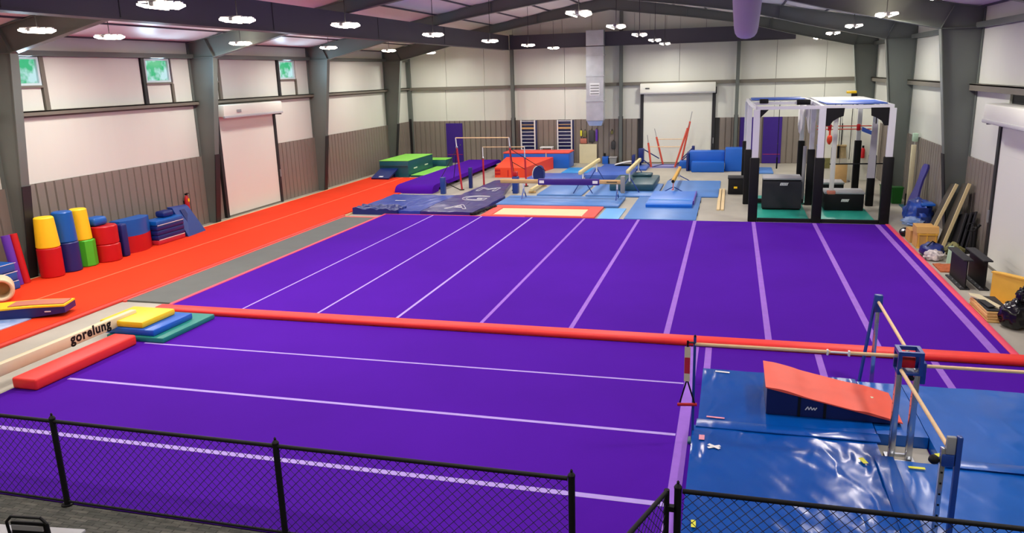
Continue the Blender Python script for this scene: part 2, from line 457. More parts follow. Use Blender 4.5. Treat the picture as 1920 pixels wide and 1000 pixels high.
# clerestory windows in the left wall
wins = [(2.35, 3.42), (7.42, 8.58), (10.0, 11.1), (15.2, 16.4)]
for i, (a, b) in enumerate(wins):
    wn = thing('window_%d' % (i+1), None, None, (XL, (a+b)/2, 4.9), kind='structure')
    f = MB(); z0, z1 = 4.90, 5.64; x0, x1 = XL-0.05, XL+0.05
    f.box(x0, x1, a, b, z0, z0+0.06); f.box(x0, x1, a, b, z1-0.06, z1); f.box(x0, x1, a, a+0.07, z0+0.06, z1-0.06); f.box(x0, x1, b-0.07, b, z0+0.06, z1-0.06)
    f.build('window_frame', 'window_frame', wn)
    box('pane', 'window_glass', wn, XL-0.05, XL-0.02, a+0.06, b-0.06, z0+0.05, z1-0.05)
    wl_ = bpy.data.lights.new('window_daylight', 'AREA'); wl_.shape = 'RECTANGLE'; wl_.size = b-a-0.16; wl_.size_y = 0.58
    wl_.energy = WIN_W; wl_.color = (0.55, 0.82, 1.0)
    wo_ = bpy.data.objects.new('window_daylight', wl_); col.objects.link(wo_); wo_.parent = wn; wo_.location = (0.10, 0, 0.37); wo_.rotation_euler = (0, -math.pi/2, 0)
    wo_.rotation_euler = Vector((1, 0, 0)).to_track_quat('-Z', 'Z').to_euler()
    box('window_sill', 'girt', wn, XL, XL+0.09, a-0.04, b+0.04, 4.84, 4.90)
    box('jamb_post', 'girt' if i % 2 == 0 else 'black_trim', wl, XL-0.05, XL+0.07, (b+0.01 if i % 2 == 0 else a-0.15), (b+0.15 if i % 2 == 0 else a-0.01), GZ1, EZ0)
    box('jamb_post', 'girt', wl, XL-0.05, XL+0.05, (b+0.02 if i % 2 else a-0.10), (b+0.12 if i % 2 else a-0.01), GZ1, 4.84)

# far wall sheets
xs1 = [XL, -3.70, -1.42, 0.33, 3.20, 6.30, 7.32, 11.18, 12.24, 14.1, 16.45, XR]
def fsheet(x0, x1, z0, z1, m='liner'):
    pts = [(x0+0.008, z0), (x1-0.008, z0)]
    def zt(x): return min(z1, roof(x)-0.04)
    pts.append((x1-0.008, zt(x1)))
    if x0 < XM < x1: pts.append((XM, zt(XM)))
    pts.append((x0+0.008, zt(x0)))
    return MB().prism(pts, 'xz', YF-0.01, YF+0.06).build('liner_sheet', m, wf)
for a, b in zip(xs1[:-1], xs1[1:]):
    if (a, b) == (7.32, 11.18): fsheet(a, b, 3.75, GZ0)
    else: fsheet(a, b, WT, GZ0)
for a, b in zip([XL, -3.62, -1.36, 0.33, 3.20, 6.30, 9.30, 12.24, 14.1, 16.45], [-3.62, -1.36, 0.33, 3.20, 6.30, 9.30, 12.24, 14.1, 16.45, XR]):
    fsheet(a, b, GZ1, 6.42 if 0.3 < a < 14.2 else 9)
gx = [0.33, 1.9, 3.1, 4.7, 6.3, 6.95, 7.75, 8.6, 9.3, 10.6, 12.24, 14.1]
for a, b in zip(gx[:-1], gx[1:]): fsheet(a, b, 6.44, 9)
for a, b in ((XL, 0.33), (0.33, 6.30), (6.30, 12.24), (12.24, XR)):
    box('girt', 'girt', wf, a+0.05, b-0.05, YF-0.20, YF-0.01, GZ0, GZ1)
for x in (0.33, 6.30, 12.24):
    p_ = MB(); z1 = roof(x)-0.45
    p_.box(x-0.09, x+0.09, YF-0.36, YF-0.34, G, z1); p_.box(x-0.01, x+0.01, YF-0.34, YF-0.20, G, z1); p_.box(x-0.09, x+0.09, YF-0.22, YF-0.20, G, z1)
    o = p_.build('wall_post', 'steel', wf)
    MB().box(x-0.11, x-0.088, YF-0.38, YF-0.20, G, 2.48).box(x+0.088, x+0.11, YF-0.38, YF-0.20, G, 2.48).build('corner_guard', 'black_trim', o)
MB().box(XL, XL+0.22, YF-0.22, YF-0.01, G, 6.1).build('wall_post', 'steel', wf)
MB().box(XL+0.06, XL+0.2, YF-0.26, YF-0.22, G, 2.48).build('corner_guard', 'black_trim', wf)

# --- portal frames
LOW = [(-4.95, 5.68), (-2.1, 6.33), (-0.15, 6.84), (2.0, 7.18), (4.1, 7.46), (XM, 7.74)]
def mir(pts): return [(2*XM-x, z) for x, z in pts]
fl_names = ['on the near side of the chain link fence', 'nearest to the yellow and red barrels', 'beside the left roll-up door', 'third from the far wall beams', 'closest to the far wall']
fl_names = ['closest to the spectator carpet, ahead of the fence', 'beside the upright red and yellow barrels', 'just in front of the left roll-up door', 'just past the left roll-up door', 'closest to the far wall']
for fi, y in enumerate(FRAMES):
    fr = thing('steel_frame', 'dark steel portal frame with tapered columns, ' + fl_names[fi], 'steel frame', (XM, y, G), group='portal frames of the hall')
    for sd in (0, 1):
        T = (lambda p: p) if sd == 0 else mir
        colp = [(XL+0.02, G), (XL+0.36, G), (-4.95, 5.68), (-4.95, 5.70), (XL+0.02, 5.70)]
        cb = MB().prism(T(colp), 'xz', y-0.012, y+0.012)
        inner = T([(XL+0.36, G), (-4.95, 5.68)])
        cb.obox((inner[0][0], y, inner[0][1]), (inner[1][0], y, inner[1][1]), 0.24, 0.022, (1, 0, 0.1))
        outer = T([(XL+0.03, G), (XL+0.03, 6.2)])
        cb.obox((outer[0][0], y, outer[0][1]), (outer[1][0], y, outer[1][1]), 0.24, 0.022, (1, 0, 0))
        st = T([(XL+0.03, 5.68), (-4.95, 5.68)])
        cb.obox((st[0][0], y, st[0][1]), (st[1][0], y, st[1][1]), 0.22, 0.02)
        cob = cb.build('column', 'steel', fr)
        x0 = T([(XL+0.36, 0)])[0][0]
        x1 = T([(XL+0.36+0.667*2.4/5.73, 0)])[0][0]
        s_ = 1 if sd == 0 else -1
        MB().hexa([(x0+s_*0.01, y-0.13, G), (x0+s_*0.045, y-0.13, G), (x0+s_*0.045, y+0.13, G), (x0+s_*0.01, y+0.13, G)],
                  [(x1+s_*0.01, y-0.13, 2.4), (x1+s_*0.045, y-0.13, 2.4), (x1+s_*0.045, y+0.13, 2.4), (x1+s_*0.01, y+0.13, 2.4)]).build('corner_guard', 'black_trim', cob)
        up = [(XM, roof(XM)-0.06), (XL+0.02, roof(XL)-0.06), (XL+0.02, 5.70)]
        rb = MB().prism(T(LOW+up), 'xz', y-0.012, y+0.012)
        lw = T(LOW)
        for p, q in zip(lw[:-1], lw[1:]): rb.obox((p[0], y, p[1]), (q[0], y, q[1]), 0.24, 0.022)
        us = T(up[:2])
        rb.obox((us[0][0], y, us[0][1]), (us[1][0], y, us[1][1]), 0.24, 0.022)
        for xx in (-4.95, -1.3, 2.5):
            zl = 5.68 if xx == -4.95 else (6.54 if xx == -1.3 else 7.25)
            pz = T([(xx, 0)])[0][0]
            if xx == -4.95: rb.obox((pz, y, zl), (T([(XL+0.75, 0)])[0][0], y, roof(XL+0.75)-0.07), 0.22, 0.016, (1, 0, 0))
            else: rb.box(pz-0.008, pz+0.008, y-0.11, y+0.11, zl+0.02, roof(xx)-0.07)
        rb.build('rafter', 'steel', fr)

# --- long girders hung under the rafters
gd = thing('roof_girder', 'long dark girder running the length of the hall left of the ridge', 'girder', (0.1, 8, 6.10))
MB().box(-0.02, 0.30, -12.0, 28.0, 6.13, 6.84).build('web_panel', 'girder', gd)
MB().box(-0.06, 0.34, -12.0, 28.0, 6.10, 6.125).build('bottom_flange', 'girder', gd)
for y in (-3.2, -0.5, 5.0, 11.5, 18.0): MB().box(0.302, 0.31, y, y+0.02, 6.14, 6.83).build('seam', 'black_trim', gd)
gt = thing('cross_girder', 'dark grey horizontal girder crossing in front of the far wall', 'girder', (7, 28.1, 6.12))
MB().box(0.36, 14.9, 28.0, 28.22, 6.15, 6.84).build('web_panel', 'girder', gt)
MB().box(0.36, 14.9, 27.96, 28.26, 6.12, 6.145).build('bottom_flange', 'girder', gt)

# --- ducts
dk = thing('wall_duct', 'galvanised rectangular air duct dropping down the far wall', 'duct', (5.08, 28.1, 2.30))
zz = [2.30, 3.34, 4.62, 5.66, 6.12]
for a, b in zip(zz[:-1], zz[1:]): rbox('duct_section', 'galv', dk, 4.60, 5.52, 27.42, 27.92, a+0.02, b-0.02, b=0.01, seg=1)
for z in zz[1:-1]: box('joint_flange', 'galv', dk, 4.56, 5.56, 27.38, 27.95, z-0.025, z+0.025)
rbox('grille', 'white_metal', dk, 4.80, 5.32, 27.40, 27.42, 3.62, 4.25, b=0.008, seg=1)
for k in range(4): box('louvre', 'grey', dk, 4.84, 5.28, 27.385, 27.40, 3.69+k*0.14, 3.75+k*0.14)
MB().hexa([(4.75, 27.5, 2.05), (5.4, 27.5, 2.05), (5.4, 27.9, 2.05), (4.75, 27.9, 2.05)], [(4.62, 27.44, 2.31), (5.5, 27.44, 2.31), (5.5, 27.9, 2.31), (4.62, 27.9, 2.31)]).build('outlet', 'galv', dk)
rbox('duct_section', 'galv', dk, 4.60, 5.52, 27.42, 27.94, 6.14, 6.92, b=0.01, seg=1)
td = thing('fabric_duct', 'pale round fabric air sleeve hanging from the roof right of the ridge', 'duct', (12.34, 12.0, 5.68))
pf = [(0.02, 0.0), (0.16, 0.015), (0.28, 0.07), (0.36, 0.17), (0.40, 0.32), (0.43, 0.6), (0.47, 1.0), (0.50, 1.40)]
MB().lathe([(r*0.9, z) for r, z in pf], (12.34, 12.0, 5.68), 28).build('sleeve', 'duct_fabric', td)
MB().lathe([(0.46, 0), (0.46, 0.05)], (12.34, 12.0, 7.06), 28).build('collar', 'galv', td)

# --- hanging twin lamps
def lamp(x, y, label, first=[None]):
    if first[0] is None:
        r = thing('hanging_lamp', label, 'lamp', (x, y, 6.0), group='twin-panel lamps hanging in rows')
        rbox('housing', 'grey', r, x-0.05, x+0.05, y-0.24, y+0.24, 6.03, 6.10, b=0.01, seg=1)
        for s in (-1, 1):
            a = [(x+s*0.09, y-0.28, 6.00), (x+s*0.235, y-0.28, 6.045), (x+s*0.235, y+0.28, 6.045), (x+s*0.09, y+0.28, 6.00)]
            if s < 0: a = a[::-1]
            MB().hexa(a, [(p[0], p[1], p[2]+0.03) for p in a]).build('led_panel', 'led', r)
            for dy in (-0.22, 0.0, 0.22): MB().box(x+s*0.165-0.075, x+s*0.165+0.075, y+dy-0.015, y+dy+0.015, 6.085, 6.11).build('heat_sink', 'white_metal', r)
        for dy in (-0.18, 0.18): MB().box(x-0.24, x+0.24, y+dy-0.02, y+dy+0.02, 6.10, 6.12).build('bracket', 'grey', r)
        lt = bpy.data.lights.new('lamp_light', 'AREA'); lt.shape = 'RECTANGLE'; lt.size = 0.5; lt.size_y = 0.56
        lt.energy = LAMP_W; lt.color = (1.0, 0.955, 0.89); lt.spread = math.radians(175)
        lo = bpy.data.objects.new('lamp_light', lt); col.objects.link(lo); lo.parent = r; lo.location = (0, 0, -0.03)
        first[0] = r
    else:
        r = copy_tree(first[0]); r.location = (x, y, 6.0); r['label'] = label
    h = roof(x)-0.05
    MB().cyl((0, 0, 0.12), (0, 0, h-6.0), 0.010, n=6).add([], []).build('cable', 'black_trim', None, origin=(0, 0, 0)).parent = r
    return r
rows = [(-3.5, 'row along the left wall'), (3.2, 'row left of the ridge'), (8.75, 'row right of the ridge'), (15.8, 'row along the right wall')]
ordn = ['sixth from the far wall', 'fifth from the far wall', 'fourth from the far wall', 'third from the far wall', 'second from the far wall', 'first from the far wall']
YS = [-2.9, 3.4, 9.1, 15.0, 20.8, 26.0]
protos = []
for x, rn in rows:
    for y, on in zip(YS, ordn):
        protos.append((x, y, 'glowing twin-panel hanging lamp, ' + on + ' in the ' + rn))
    protos.append((x, -9.2, 'glowing twin-panel hanging lamp above the spectator carpet in the ' + rn))
protos.append((-2.7, 0.4, 'extra twin-panel lamp in front of the first left rafter'))
protos.append((2.3, 0.45, 'extra twin-panel lamp in front of the long girder'))
made = []
# cables are added per lamp, so build the prototype without one first
def build_lamps():
    base = None
    for (x, y, lab) in protos:
        if base is None:
            base = lamp(x, y, lab); made.append(base)
        else:
            r = base.copy(); col.objects.link(r); r.location = (x, y, 6.0); r['label'] = lab
            for ch in base.children:
                if ch.name.startswith('cable'): continue
                cc = ch.copy(); col.objects.link(cc); cc.parent = r
            h = roof(x)-0.05
            o = MB().cyl((0, 0, 0.12), (0, 0, h-6.0), 0.010, n=6).build('cable', 'black_trim', None, origin=(0, 0, 0)); o.parent = r
            made.append(r)
build_lamps()

# --- doors
def roll_door(idx, wall, a, b, zt, hz, plane):
    d = thing('door_%d' % idx, None, None, ((XL if plane == 'L' else XR, (a+b)/2, G) if plane in 'LR' else ((a+b)/2, YF, G)), kind='structure')
    def B(name, m, s0, s1, d0, d1, z0, z1, b_=0.0):
        if plane == 'L': arg = (XL+d0, XL+d1, s0, s1, z0, z1)
        elif plane == 'R': arg = (XR-d1, XR-d0, s0, s1, z0, z1)
        else: arg = (s0, s1, YF-d1, YF-d0, z0, z1)
        return rbox(name, m, d, *arg, b=b_, seg=2) if b_ else box(name, m, d, *arg)
    n = 9
    for i in range(n):
        z0 = G+0.06+(zt-G-0.06)*i/n; z1 = G+0.06+(zt-G-0.06)*(i+1)/n
        B('curtain_slat', 'door_white', a+0.06, b-0.06, 0.06, 0.10, z0, z1-0.0006)
    B('bottom_bar', 'girt', a+0.06, b-0.06, 0.05, 0.12, G, G+0.06)
    B('side_rail', 'black_trim', a-0.10, a+0.05, 0.02, 0.14, G, zt+0.05); B('side_rail', 'black_trim', b-0.05, b+0.10, 0.02, 0.14, G, zt+0.05)
    B('hood', 'door_white', a-0.10, b+0.10, 0.02, 0.50, zt, hz, 0.05)
    B('hood_lip', 'grey_pad', a-0.10, b+0.10, 0.42, 0.52, zt-0.05, zt+0.04, 0.02)
    B('bracket', 'black_trim', b+0.10, b+0.15, 0.02, 0.40, zt-0.1, zt+0.25)
    B('handle', 'grey', b+0.02, b+0.06, 0.14, 0.18, 1.0, 1.3)
    return d
d1 = roll_door(1, wl, LD[0]+0.15, LD[1]-0.1, 3.62, 4.05, 'L')
d2 = roll_door(2, wf, FD[0]+0.12, FD[1]-0.12, 3.66, 4.16, 'F')
d3 = roll_door(3, wr, RD[0], RD[1], 3.45, 3.85, 'R')
box('maker_plate', 'black_trim', d2, 7.6, 7.82, YF-0.53, YF-0.50, 3.88, 3.93)
box('maker_plate', 'grey', d1, XL+0.50, XL+0.53, 11.35, 11.6, 3.76, 3.86)
box('header_panel', 'black_trim', wl, XL+0.0, XL+0.05, 9.75, 10.6, 2.4, 4.0)

def slab_door(idx, x0, x1, z1, m, handle=None):
    d = thing('door_%d' % idx, None, None, ((x0+x1)/2, YF-0.07, G), kind='structure')
    rbox('leaf', m, d, x0, x1, YF-0.09, YF-0.05, G+0.01, z1, b=0.008, seg=1)
    if handle is not None:
        MB().cyl((handle, YF-0.09, 0.98), (handle, YF-0.15, 0.98), 0.03, n=10).build('door_handle', 'chrome', d)
        box('kick_plate', 'red_bar', d, x0+0.04, x1-0.04, YF-0.095, YF-0.09, 0.42, 0.44)
    return d
slab_door(4, -3.75, -2.76, 2.2, 'door_purple', -2.9)
slab_door(5, 12.45, 13.25, 2.33, 'door_purple')
slab_door(6, 13.6, 14.52, 2.33, 'door_purple', 14.35)

# ------------------------------------------------------------------ floor mats
S = 1.83
sf = thing('spring_floor', 'large purple spring floor with pale tape lines and red edging', 'gym floor', (8.4, 5.9, G))
edges = [0.0]+[S*k for k in range(1, 10)]+[16.70]
for a, b in zip(edges[:-1], edges[1:]):
    box('carpet_roll', 'purple', sf, a+0.002, b-0.002, 0.0, 11.80, G, 0.0)
TW = [0.045, 0.05, 0.06, 0.075, 0.09, 0.11, 0.115, 0.12, 0.15]
for k in range(1, 10):
    wv = TW[k-1]; x = S*k
    box('tape_line', 'tape_thin' if k < 4 else 'tape_wide', sf, x-wv/2, x+wv/2, 0.02, 11.78, 0.0005, 0.003)
rbox('edge_strip', 'red_edge', sf, -0.09, -0.003, -0.02, 11.85, G, 0.012, b=0.01)
rbox('edge_strip', 'red_edge', sf, 16.703, 16.83, -0.02, 11.85, G, 0.012, b=0.01)
rbox('edge_strip', 'red_edge', sf, -0.09, 5.2, 11.803, 11.88, G, 0.004, b=0.004)
# red foam bumper along the front edge, in lengths
bp = thing('foam_bumper', 'long red foam bumper along the front edge of the purple spring floor', 'foam bumper', (8.4, -0.17, G))
bx = [-0.05, 4.2, 8.4, 12.6, 16.95]
bprof = [(-0.31, -0.03), (-0.33, 0.0), (-0.33, 0.04), (-0.31, 0.072), (-0.27, 0.085), (-0.06, 0.085), (-0.02, 0.07), (-0.005, 0.04), (-0.005, -0.03)]
for a, b in zip(bx[:-1], bx[1:]): MB().prism(bprof, 'yz', a, b-0.001).build('bumper_section', 'red_pad', bp, ang=50)

nm = thing('training_mat', 'near purple carpet mat with white tape lines behind the fence', 'gym mat', (8, -3.6, G))
ny = [-7.33, -5.80, -3.97, -2.12, -0.33]
for a, b in zip(ny[:-1], ny[1:]): box('carpet_roll', 'purple', nm, 0.60, 17.0, a+0.002, b-0.002, G, -0.03)
for y, wd in ((-2.12, 0.05), (-3.975, 0.07), (-5.80, 0.10)):
    box('tape_line', 'tape_thin', nm, 0.62 if y < -5 else 1.2, 11.43, y-wd/2, y+wd/2, -0.0295, -0.027)
box('tape_line', 'tape_wide', nm, 11.44, 11.60, -7.15, -0.36, -0.0295, -0.0265)
for x in (11.77, 13.6, 15.42): box('tape_line', 'tape_wide', nm, x-0.055, x+0.055, -2.6, -0.36, -0.0295, -0.0265)

rw = thing('tumbling_runway', 'long orange-red carpet runway along the left wall with pale centre line', 'runway', (-3.5, 9, G))
box('carpet_roll', 'orange_carpet', rw, -5.42, -3.61, -4.0, 21.8, G, 0.0)
box('carpet_roll', 'orange_carpet', rw, -3.59, -1.62, -4.0, 16.9, G, 0.0); box('carpet_roll', 'orange_carpet', rw, -3.59, -1.99, 16.902, 21.8, G, 0.0)
box('centre_line', 'orange_line', rw, -3.63, -3.57, -4.0, 21.8, -0.001, 0.0015)
rbox('edge_pad', 'orange_side', rw, -1.615, -1.47, -4.0, 11.6, G, -0.001, b=0.012)
box('wall_edge', 'wood_pale', rw, -5.52, -5.425, -4.0, 21.8, G, -0.005)
gb = thing('tumble_track', 'narrow grey tumble track between the orange runway and the purple floor', 'tumble track', (-0.8, 6, G))
box('bed', 'grey_bed', gb, -1.36, -0.16, 0.35, 11.15, G, -0.012)
for a in ((-1.44, -1.365, 0.3, 11.3), (-0.155, -0.095, 0.3, 11.3), (-1.36, -0.16, 11.155, 11.3)): box('frame_pad', 'salmon', gb, *a, G, -0.008)

# ------------------------------------------------------------------ chain-link fence
FY = -7.35; FT = 1.07
def fence(name, label, posts, rails, ends=()):
    r = thing(name, label, 'fence', ((rails[0]+rails[1])/2, FY, G), group='black chain link fence runs')
    for x in posts:
        p = MB().cyl((x, FY, G+0.012), (x, FY, FT+0.0), 0.034, n=14).build('post', 'black', r)
        MB().lathe([(0.036, 0), (0.038, 0.02), (0.02, 0.045), (0.012, 0.05), (0.014, 0.07), (0.002, 0.085)], (x, FY, FT), 12).build('cap', 'black', p)
        MB().cyl((x, FY, G+0.005), (x, FY, G+0.03), 0.07, n=12).build('base_plate', 'black', p)
    MB().cyl((rails[0], FY, FT-0.02), (rails[1], FY, FT-0.02), 0.023, n=12).build('top_rail', 'black', r)
    MB().cyl((rails[0], FY, G+0.06), (rails[1], FY, G+0.06), 0.016, n=8).build('bottom_rail', 'black', r)
    ps = sorted(set([rails[0], rails[1]]+[p for p in posts if rails[0] < p < rails[1]]))
    for a, b in zip(ps[:-1], ps[1:]): mesh_panel(r, (a, FY), (b, FY), G+0.06, FT-0.03)
    return r
def mesh_panel(parent, A, B, z0, z1, D=0.105, rad=0.0036):
    A = Vector((A[0], A[1], 0)); B = Vector((B[0], B[1], 0)); L = (B-A).length; u = (B-A)/L; H = z1-z0
    nrm = Vector((-u.y, u.x, 0)); mb = MB()
    k = -int(H/D)-2
    while k*D < L+H:
        for sg in (1, -1):
            # line s = s0 + sg*t with t = height
            s0 = k*D if sg == 1 else k*D+H
            t0, t1 = 0.0, H
            if sg == 1: t0 = max(t0, -s0); t1 = min(t1, L-s0)
            else: t0 = max(t0, s0-L); t1 = min(t1, s0)
            if t1-t0 > 0.02:
                p = A+u*(s0+sg*t0)+Vector((0, 0, z0+t0))+nrm*0.003*sg; q = A+u*(s0+sg*t1)+Vector((0, 0, z0+t1))+nrm*0.003*sg
                mb.cyl(p, q, rad, n=4)
        k += 1
    return mb.build('chain_link', 'chain', parent, kind='stuff')
fence('chain_link_fence', 'long black chain link fence left of the open gate, in front of the purple mat', [1.45, 4.5, 7.45, 10.66], (1.45, 10.62))
fence('chain_link_fence', 'black chain link fence right of the gate, in front of the blue landing mats', [11.66, 14.7], (11.70, 14.7))
gt_ = thing('fence_gate', 'black chain link gate leaf swung open toward the spectators', 'gate', (11.55, FY-0.02, G))
ga, gbp = Vector((11.56, FY-0.02, 0)), Vector((11.28, FY-0.86, 0))
for p in (ga, gbp): MB().cyl((p.x, p.y, G+0.08), (p.x, p.y, FT-0.01), 0.026, n=12).build('upright', 'black', gt_)
MB().cyl((ga.x, ga.y, FT-0.03), (gbp.x, gbp.y, FT-0.03), 0.022, n=12).build('top_rail', 'black', gt_)
MB().cyl((ga.x, ga.y, G+0.1), (gbp.x, gbp.y, G+0.1), 0.02, n=10).build('bottom_rail', 'black', gt_)
mesh_panel(gt_, (ga.x, ga.y), (gbp.x, gbp.y), G+0.1, FT-0.03)
for z in (0.25, 0.85): box('hinge', 'black', gt_, 11.56, 11.63, FY-0.05, FY+0.01, z, z+0.05)

# spectator chairs at the bottom left
def chair(x, y, ang, label):
    r = thing('folding_chair', label, 'chair', (0, 0, 0), group='spectator chairs before the fence')
    g = 0.012
    MB().rbox(-0.21, 0.21, -0.20, 0.22, 0.40, 0.44, b=0.02).build('seat', 'grey_pad', r)
    MB().rbox(-0.19, 0.19, -0.265, -0.235, 0.58, 0.80, b=0.012).build('backrest', 'black', r)
    MB().box(-0.17, 0.17, -0.28, -0.266, 0.72, 0.77).build('back_label', 'grey_pad', r)
    MB().tube([(-0.22, 0.20, g), (-0.22, -0.25, 0.55), (-0.22, -0.27, 0.80), (-0.16, -0.27, 0.86), (0.16, -0.27, 0.86), (0.22, -0.27, 0.80), (0.22, -0.25, 0.55), (0.22, 0.20, g)], 0.014, 8).build('frame', 'black', r)
    for s in (-1, 1): MB().tube([(s*0.20, -0.24, g), (s*0.20, 0.16, 0.42)], 0.012, 8).build('leg', 'black', r)
    r.location = (x, y, G); r.rotation_euler = (0, 0, ang); r['_o'] = (x, y, G)
    return r
chair(5.55, -8.52, 0.12, 'black framed folding chair with grey label on its back, bottom left before the fence')
chair(4.78, -8.62, 0.12, 'black folding chair at the bottom left corner, mostly out of view')
chair(6.10, -8.95, 0.12, 'folding chair with plain grey seat, right of the labelled chair')

# ------------------------------------------------------------------ foam shapes along the left wall (standing on the runway)
def barrel(name, label, m, x, y, z0, z1, r, n=28, taper=0.0, sides=None):
    mb = MB(); b = 0.025
    mb.lathe([(r-b, 0), (r, b), (r-taper, z1-z0-b), (r-taper-b, z1-z0)], (x, y, z0), sides or n)
    return mb.build(name, m, None, label=label, cat='foam shape', group='foam shapes along the left wall', ang=40)
t = barrel('foam_cylinder', 'red foam cylinder at the bottom of the first barrel stack', 'red', -5.1, 1.95, 0.0, 0.78, 0.29)
barrel('foam_cylinder', 'yellow foam cylinder on top of the red one', 'yellow', -5.1, 1.95, 0.781, 1.58, 0.285, taper=0.05)
barrel('foam_cylinder', 'navy foam cylinder at the bottom of the middle barrel stack', 'navy', -5.1, 2.56, 0.0, 0.80, 0.28)
barrel('foam_cylinder', 'bright blue foam cylinder on top of the navy one', 'blue_barrel', -5.12, 2.56, 0.801, 1.62, 0.28, taper=0.03)
barrel('foam_octagon', 'green eight-sided foam block below a yellow cylinder', 'green', -5.1, 3.14, 0.0, 0.74, 0.27, sides=8)
barrel('foam_cylinder', 'yellow foam cylinder on top of the green block', 'yellow', -5.14, 3.12, 0.741, 1.60, 0.26, taper=0.04)
barrel('foam_octagon', 'red eight-sided foam block on the floor beside the green block', 'red', -4.98, 3.78, 0.0, 0.50, 0.36, sides=10)
barrel('foam_octagon', 'red eight-sided foam block stacked under the small blue cushion', 'red', -5.0, 3.78, 0.501, 1.02, 0.36, sides=10)
rbox('foam_cushion', 'blue_barrel', None, -5.35, -4.95, 3.45, 3.95, 1.025, 1.27, b=0.09, seg=3, label='small round-edged blue foam cushion on top of the red blocks', cat='foam shape', group='foam shapes along the left wall')
for z0, z1, m, lab in ((0.0, 0.50, 'red', 'red half-round foam block under the blue half-round block'), (0.502, 0.98, 'blue_barrel', 'blue half-round foam block on top of the red half-round block')):
    poly = [(-5.40, 4.45), (-5.40, 5.65), (-5.05, 5.65)]+[(-5.05+0.22*math.sin(a*math.pi/10), 5.65-1.2*a/10) for a in range(1, 10)]+[(-5.05, 4.45)]
    MB().prism(poly, 'xy', z0, z1).build('foam_block', m, None, label=lab, cat='foam shape', group='foam shapes along the left wall')
rbox('foam_post', 'navy', None, -4.98, -4.76, 4.20, 4.42, 0.0, 0.96, b=0.05, seg=3, label='narrow navy foam post between the red blocks and the half-round blocks', cat='foam shape', group='foam shapes along the left wall')
fm = thing('folded_mat', 'stack of navy folding panel mats with pale binding, left wall', 'folding mat', (-5.15, 6.3, 0))
for k in range(5):
    rbox('panel', ['red_bar', 'navy', 'navy', 'navy', 'blue_barrel'][k], fm, -5.42, -4.88, 5.75, 7.0, 0.0+k*0.15, 0.148+k*0.15, b=0.03)
for z in (0.145, 0.60): box('binding', 'white', fm, -4.879, -4.872, 5.78, 6.98, z, z+0.018)
lb = thing('leaning_wedge', 'navy blue folded wedge mat leaning beyond the navy panel stack', 'wedge mat', (-5.2, 7.6, 0))
MB().hexa([(-5.42, 7.15, 0), (-4.85, 7.1, 0), (-4.98, 8.15, 0), (-5.42, 8.25, 0)], [(-5.42, 6.95, 0.98), (-5.22, 6.95, 0.96), (-5.25, 7.75, 0.90), (-5.42, 7.85, 0.93)]).build('body', 'blue_steel', lb)
MB().hexa([(-4.94, 7.45, 0.08), (-4.93, 7.45, 0.08), (-4.965, 7.75, 0.08), (-4.975, 7.75, 0.08)], [(-5.175, 7.25, 0.85), (-5.165, 7.25, 0.85), (-5.20, 7.5, 0.85), (-5.21, 7.5, 0.85)]).build('stripe', 'navy', lb)
rbox('foam_cushion', 'navy', None, -5.42, -5.05, 6.35, 6.80, 0.752, 0.95, b=0.07, seg=3, label='small navy cushion on top of the navy panel stack', cat='foam shape')
ex = thing('fire_extinguisher', 'red fire extinguisher hung on the left wall above the navy wedge', 'fire extinguisher', (-5.82, 8.45, 0.62))
MB().lathe([(0.04, 0), (0.075, 0.02), (0.08, 0.40), (0.05, 0.48), (0.025, 0.52)], (-5.82, 8.45, 0.62), 16).build('cylinder', 'red', ex)
MB().box(-5.86, -5.78, 8.42, 8.48, 1.14, 1.20).box(-5.80, -5.70, 8.435, 8.465, 1.20, 1.22).build('valve', 'black', ex)
MB().box(-5.74, -5.735, 8.41, 8.49, 0.92, 1.03).build('label_plate', 'yellow', ex)
MB().box(-5.93, -5.88, 8.40, 8.50, 0.85, 0.95).build('wall_bracket', 'black', ex)
for m, y, lab in (('violet', 1.03, 'purple foam tube standing against the near left column'), ('red', 1.24, 'red foam tube standing beside the purple tube')):
    p0 = Vector((-5.24, y, 0.0)); p1 = Vector((-5.38, y-0.02, 1.27))
    MB().cyl(p0, p1, 0.105, n=20).build('foam_tube', m, None, label=lab, cat='foam tube', group='foam tubes at the left column')
sm = thing('stacked_mats', 'stack of folded bright blue mats at the left edge of the picture', 'folding mat', (-5.1, 0.2, 0))
for k in range(3): rbox('mat', 'blue_barrel', sm, -5.4+0.02*k, -4.9, -0.5, 0.78-0.03*k, 0.0+0.23*k, 0.225+0.23*k, b=0.04, seg=3)
box('binding', 'white', sm, -4.899, -4.892, -0.45, 0.75, 0.44, 0.455)
for z in (0.21, 0.66): box('binding', 'white', sm, -4.899, -4.892, -0.45, 0.74, z, z+0.012)

# beige barrel lying, seen from its open end
tr = thing('tumble_barrel', 'beige hollow foam barrel lying at the left edge beside the yellow board', 'foam barrel', (-4.15, -0.45, 0.0))
mb = MB(); n = 28; ro, ri = 0.28, 0.19; y0, y1 = -1.1, -0.35
dirv = Vector((0.75, -0.66, 0)).normalized(); sdv = Vector((-dirv.y, dirv.x, 0)); cen = Vector((-4.22, -0.36, ro))
vs_ = []
for d_, r_ in ((-0.5, ro), (-0.03, ro), (0.0, ro-0.03), (0.0, ri+0.03), (-0.03, ri), (-0.5, ri)):
    for i in range(n):
        t = 2*math.pi*i/n; vs_.append(cen+dirv*d_+sdv*r_*math.cos(t)+Vector((0, 0, r_*math.sin(t))))
mb.add(vs_, [(k*n+i, k*n+(i+1) % n, ((k+1) % 6)*n+(i+1) % n, ((k+1) % 6)*n+i) for k in range(6) for i in range(n)])
mb.build('shell', 'cream', tr)
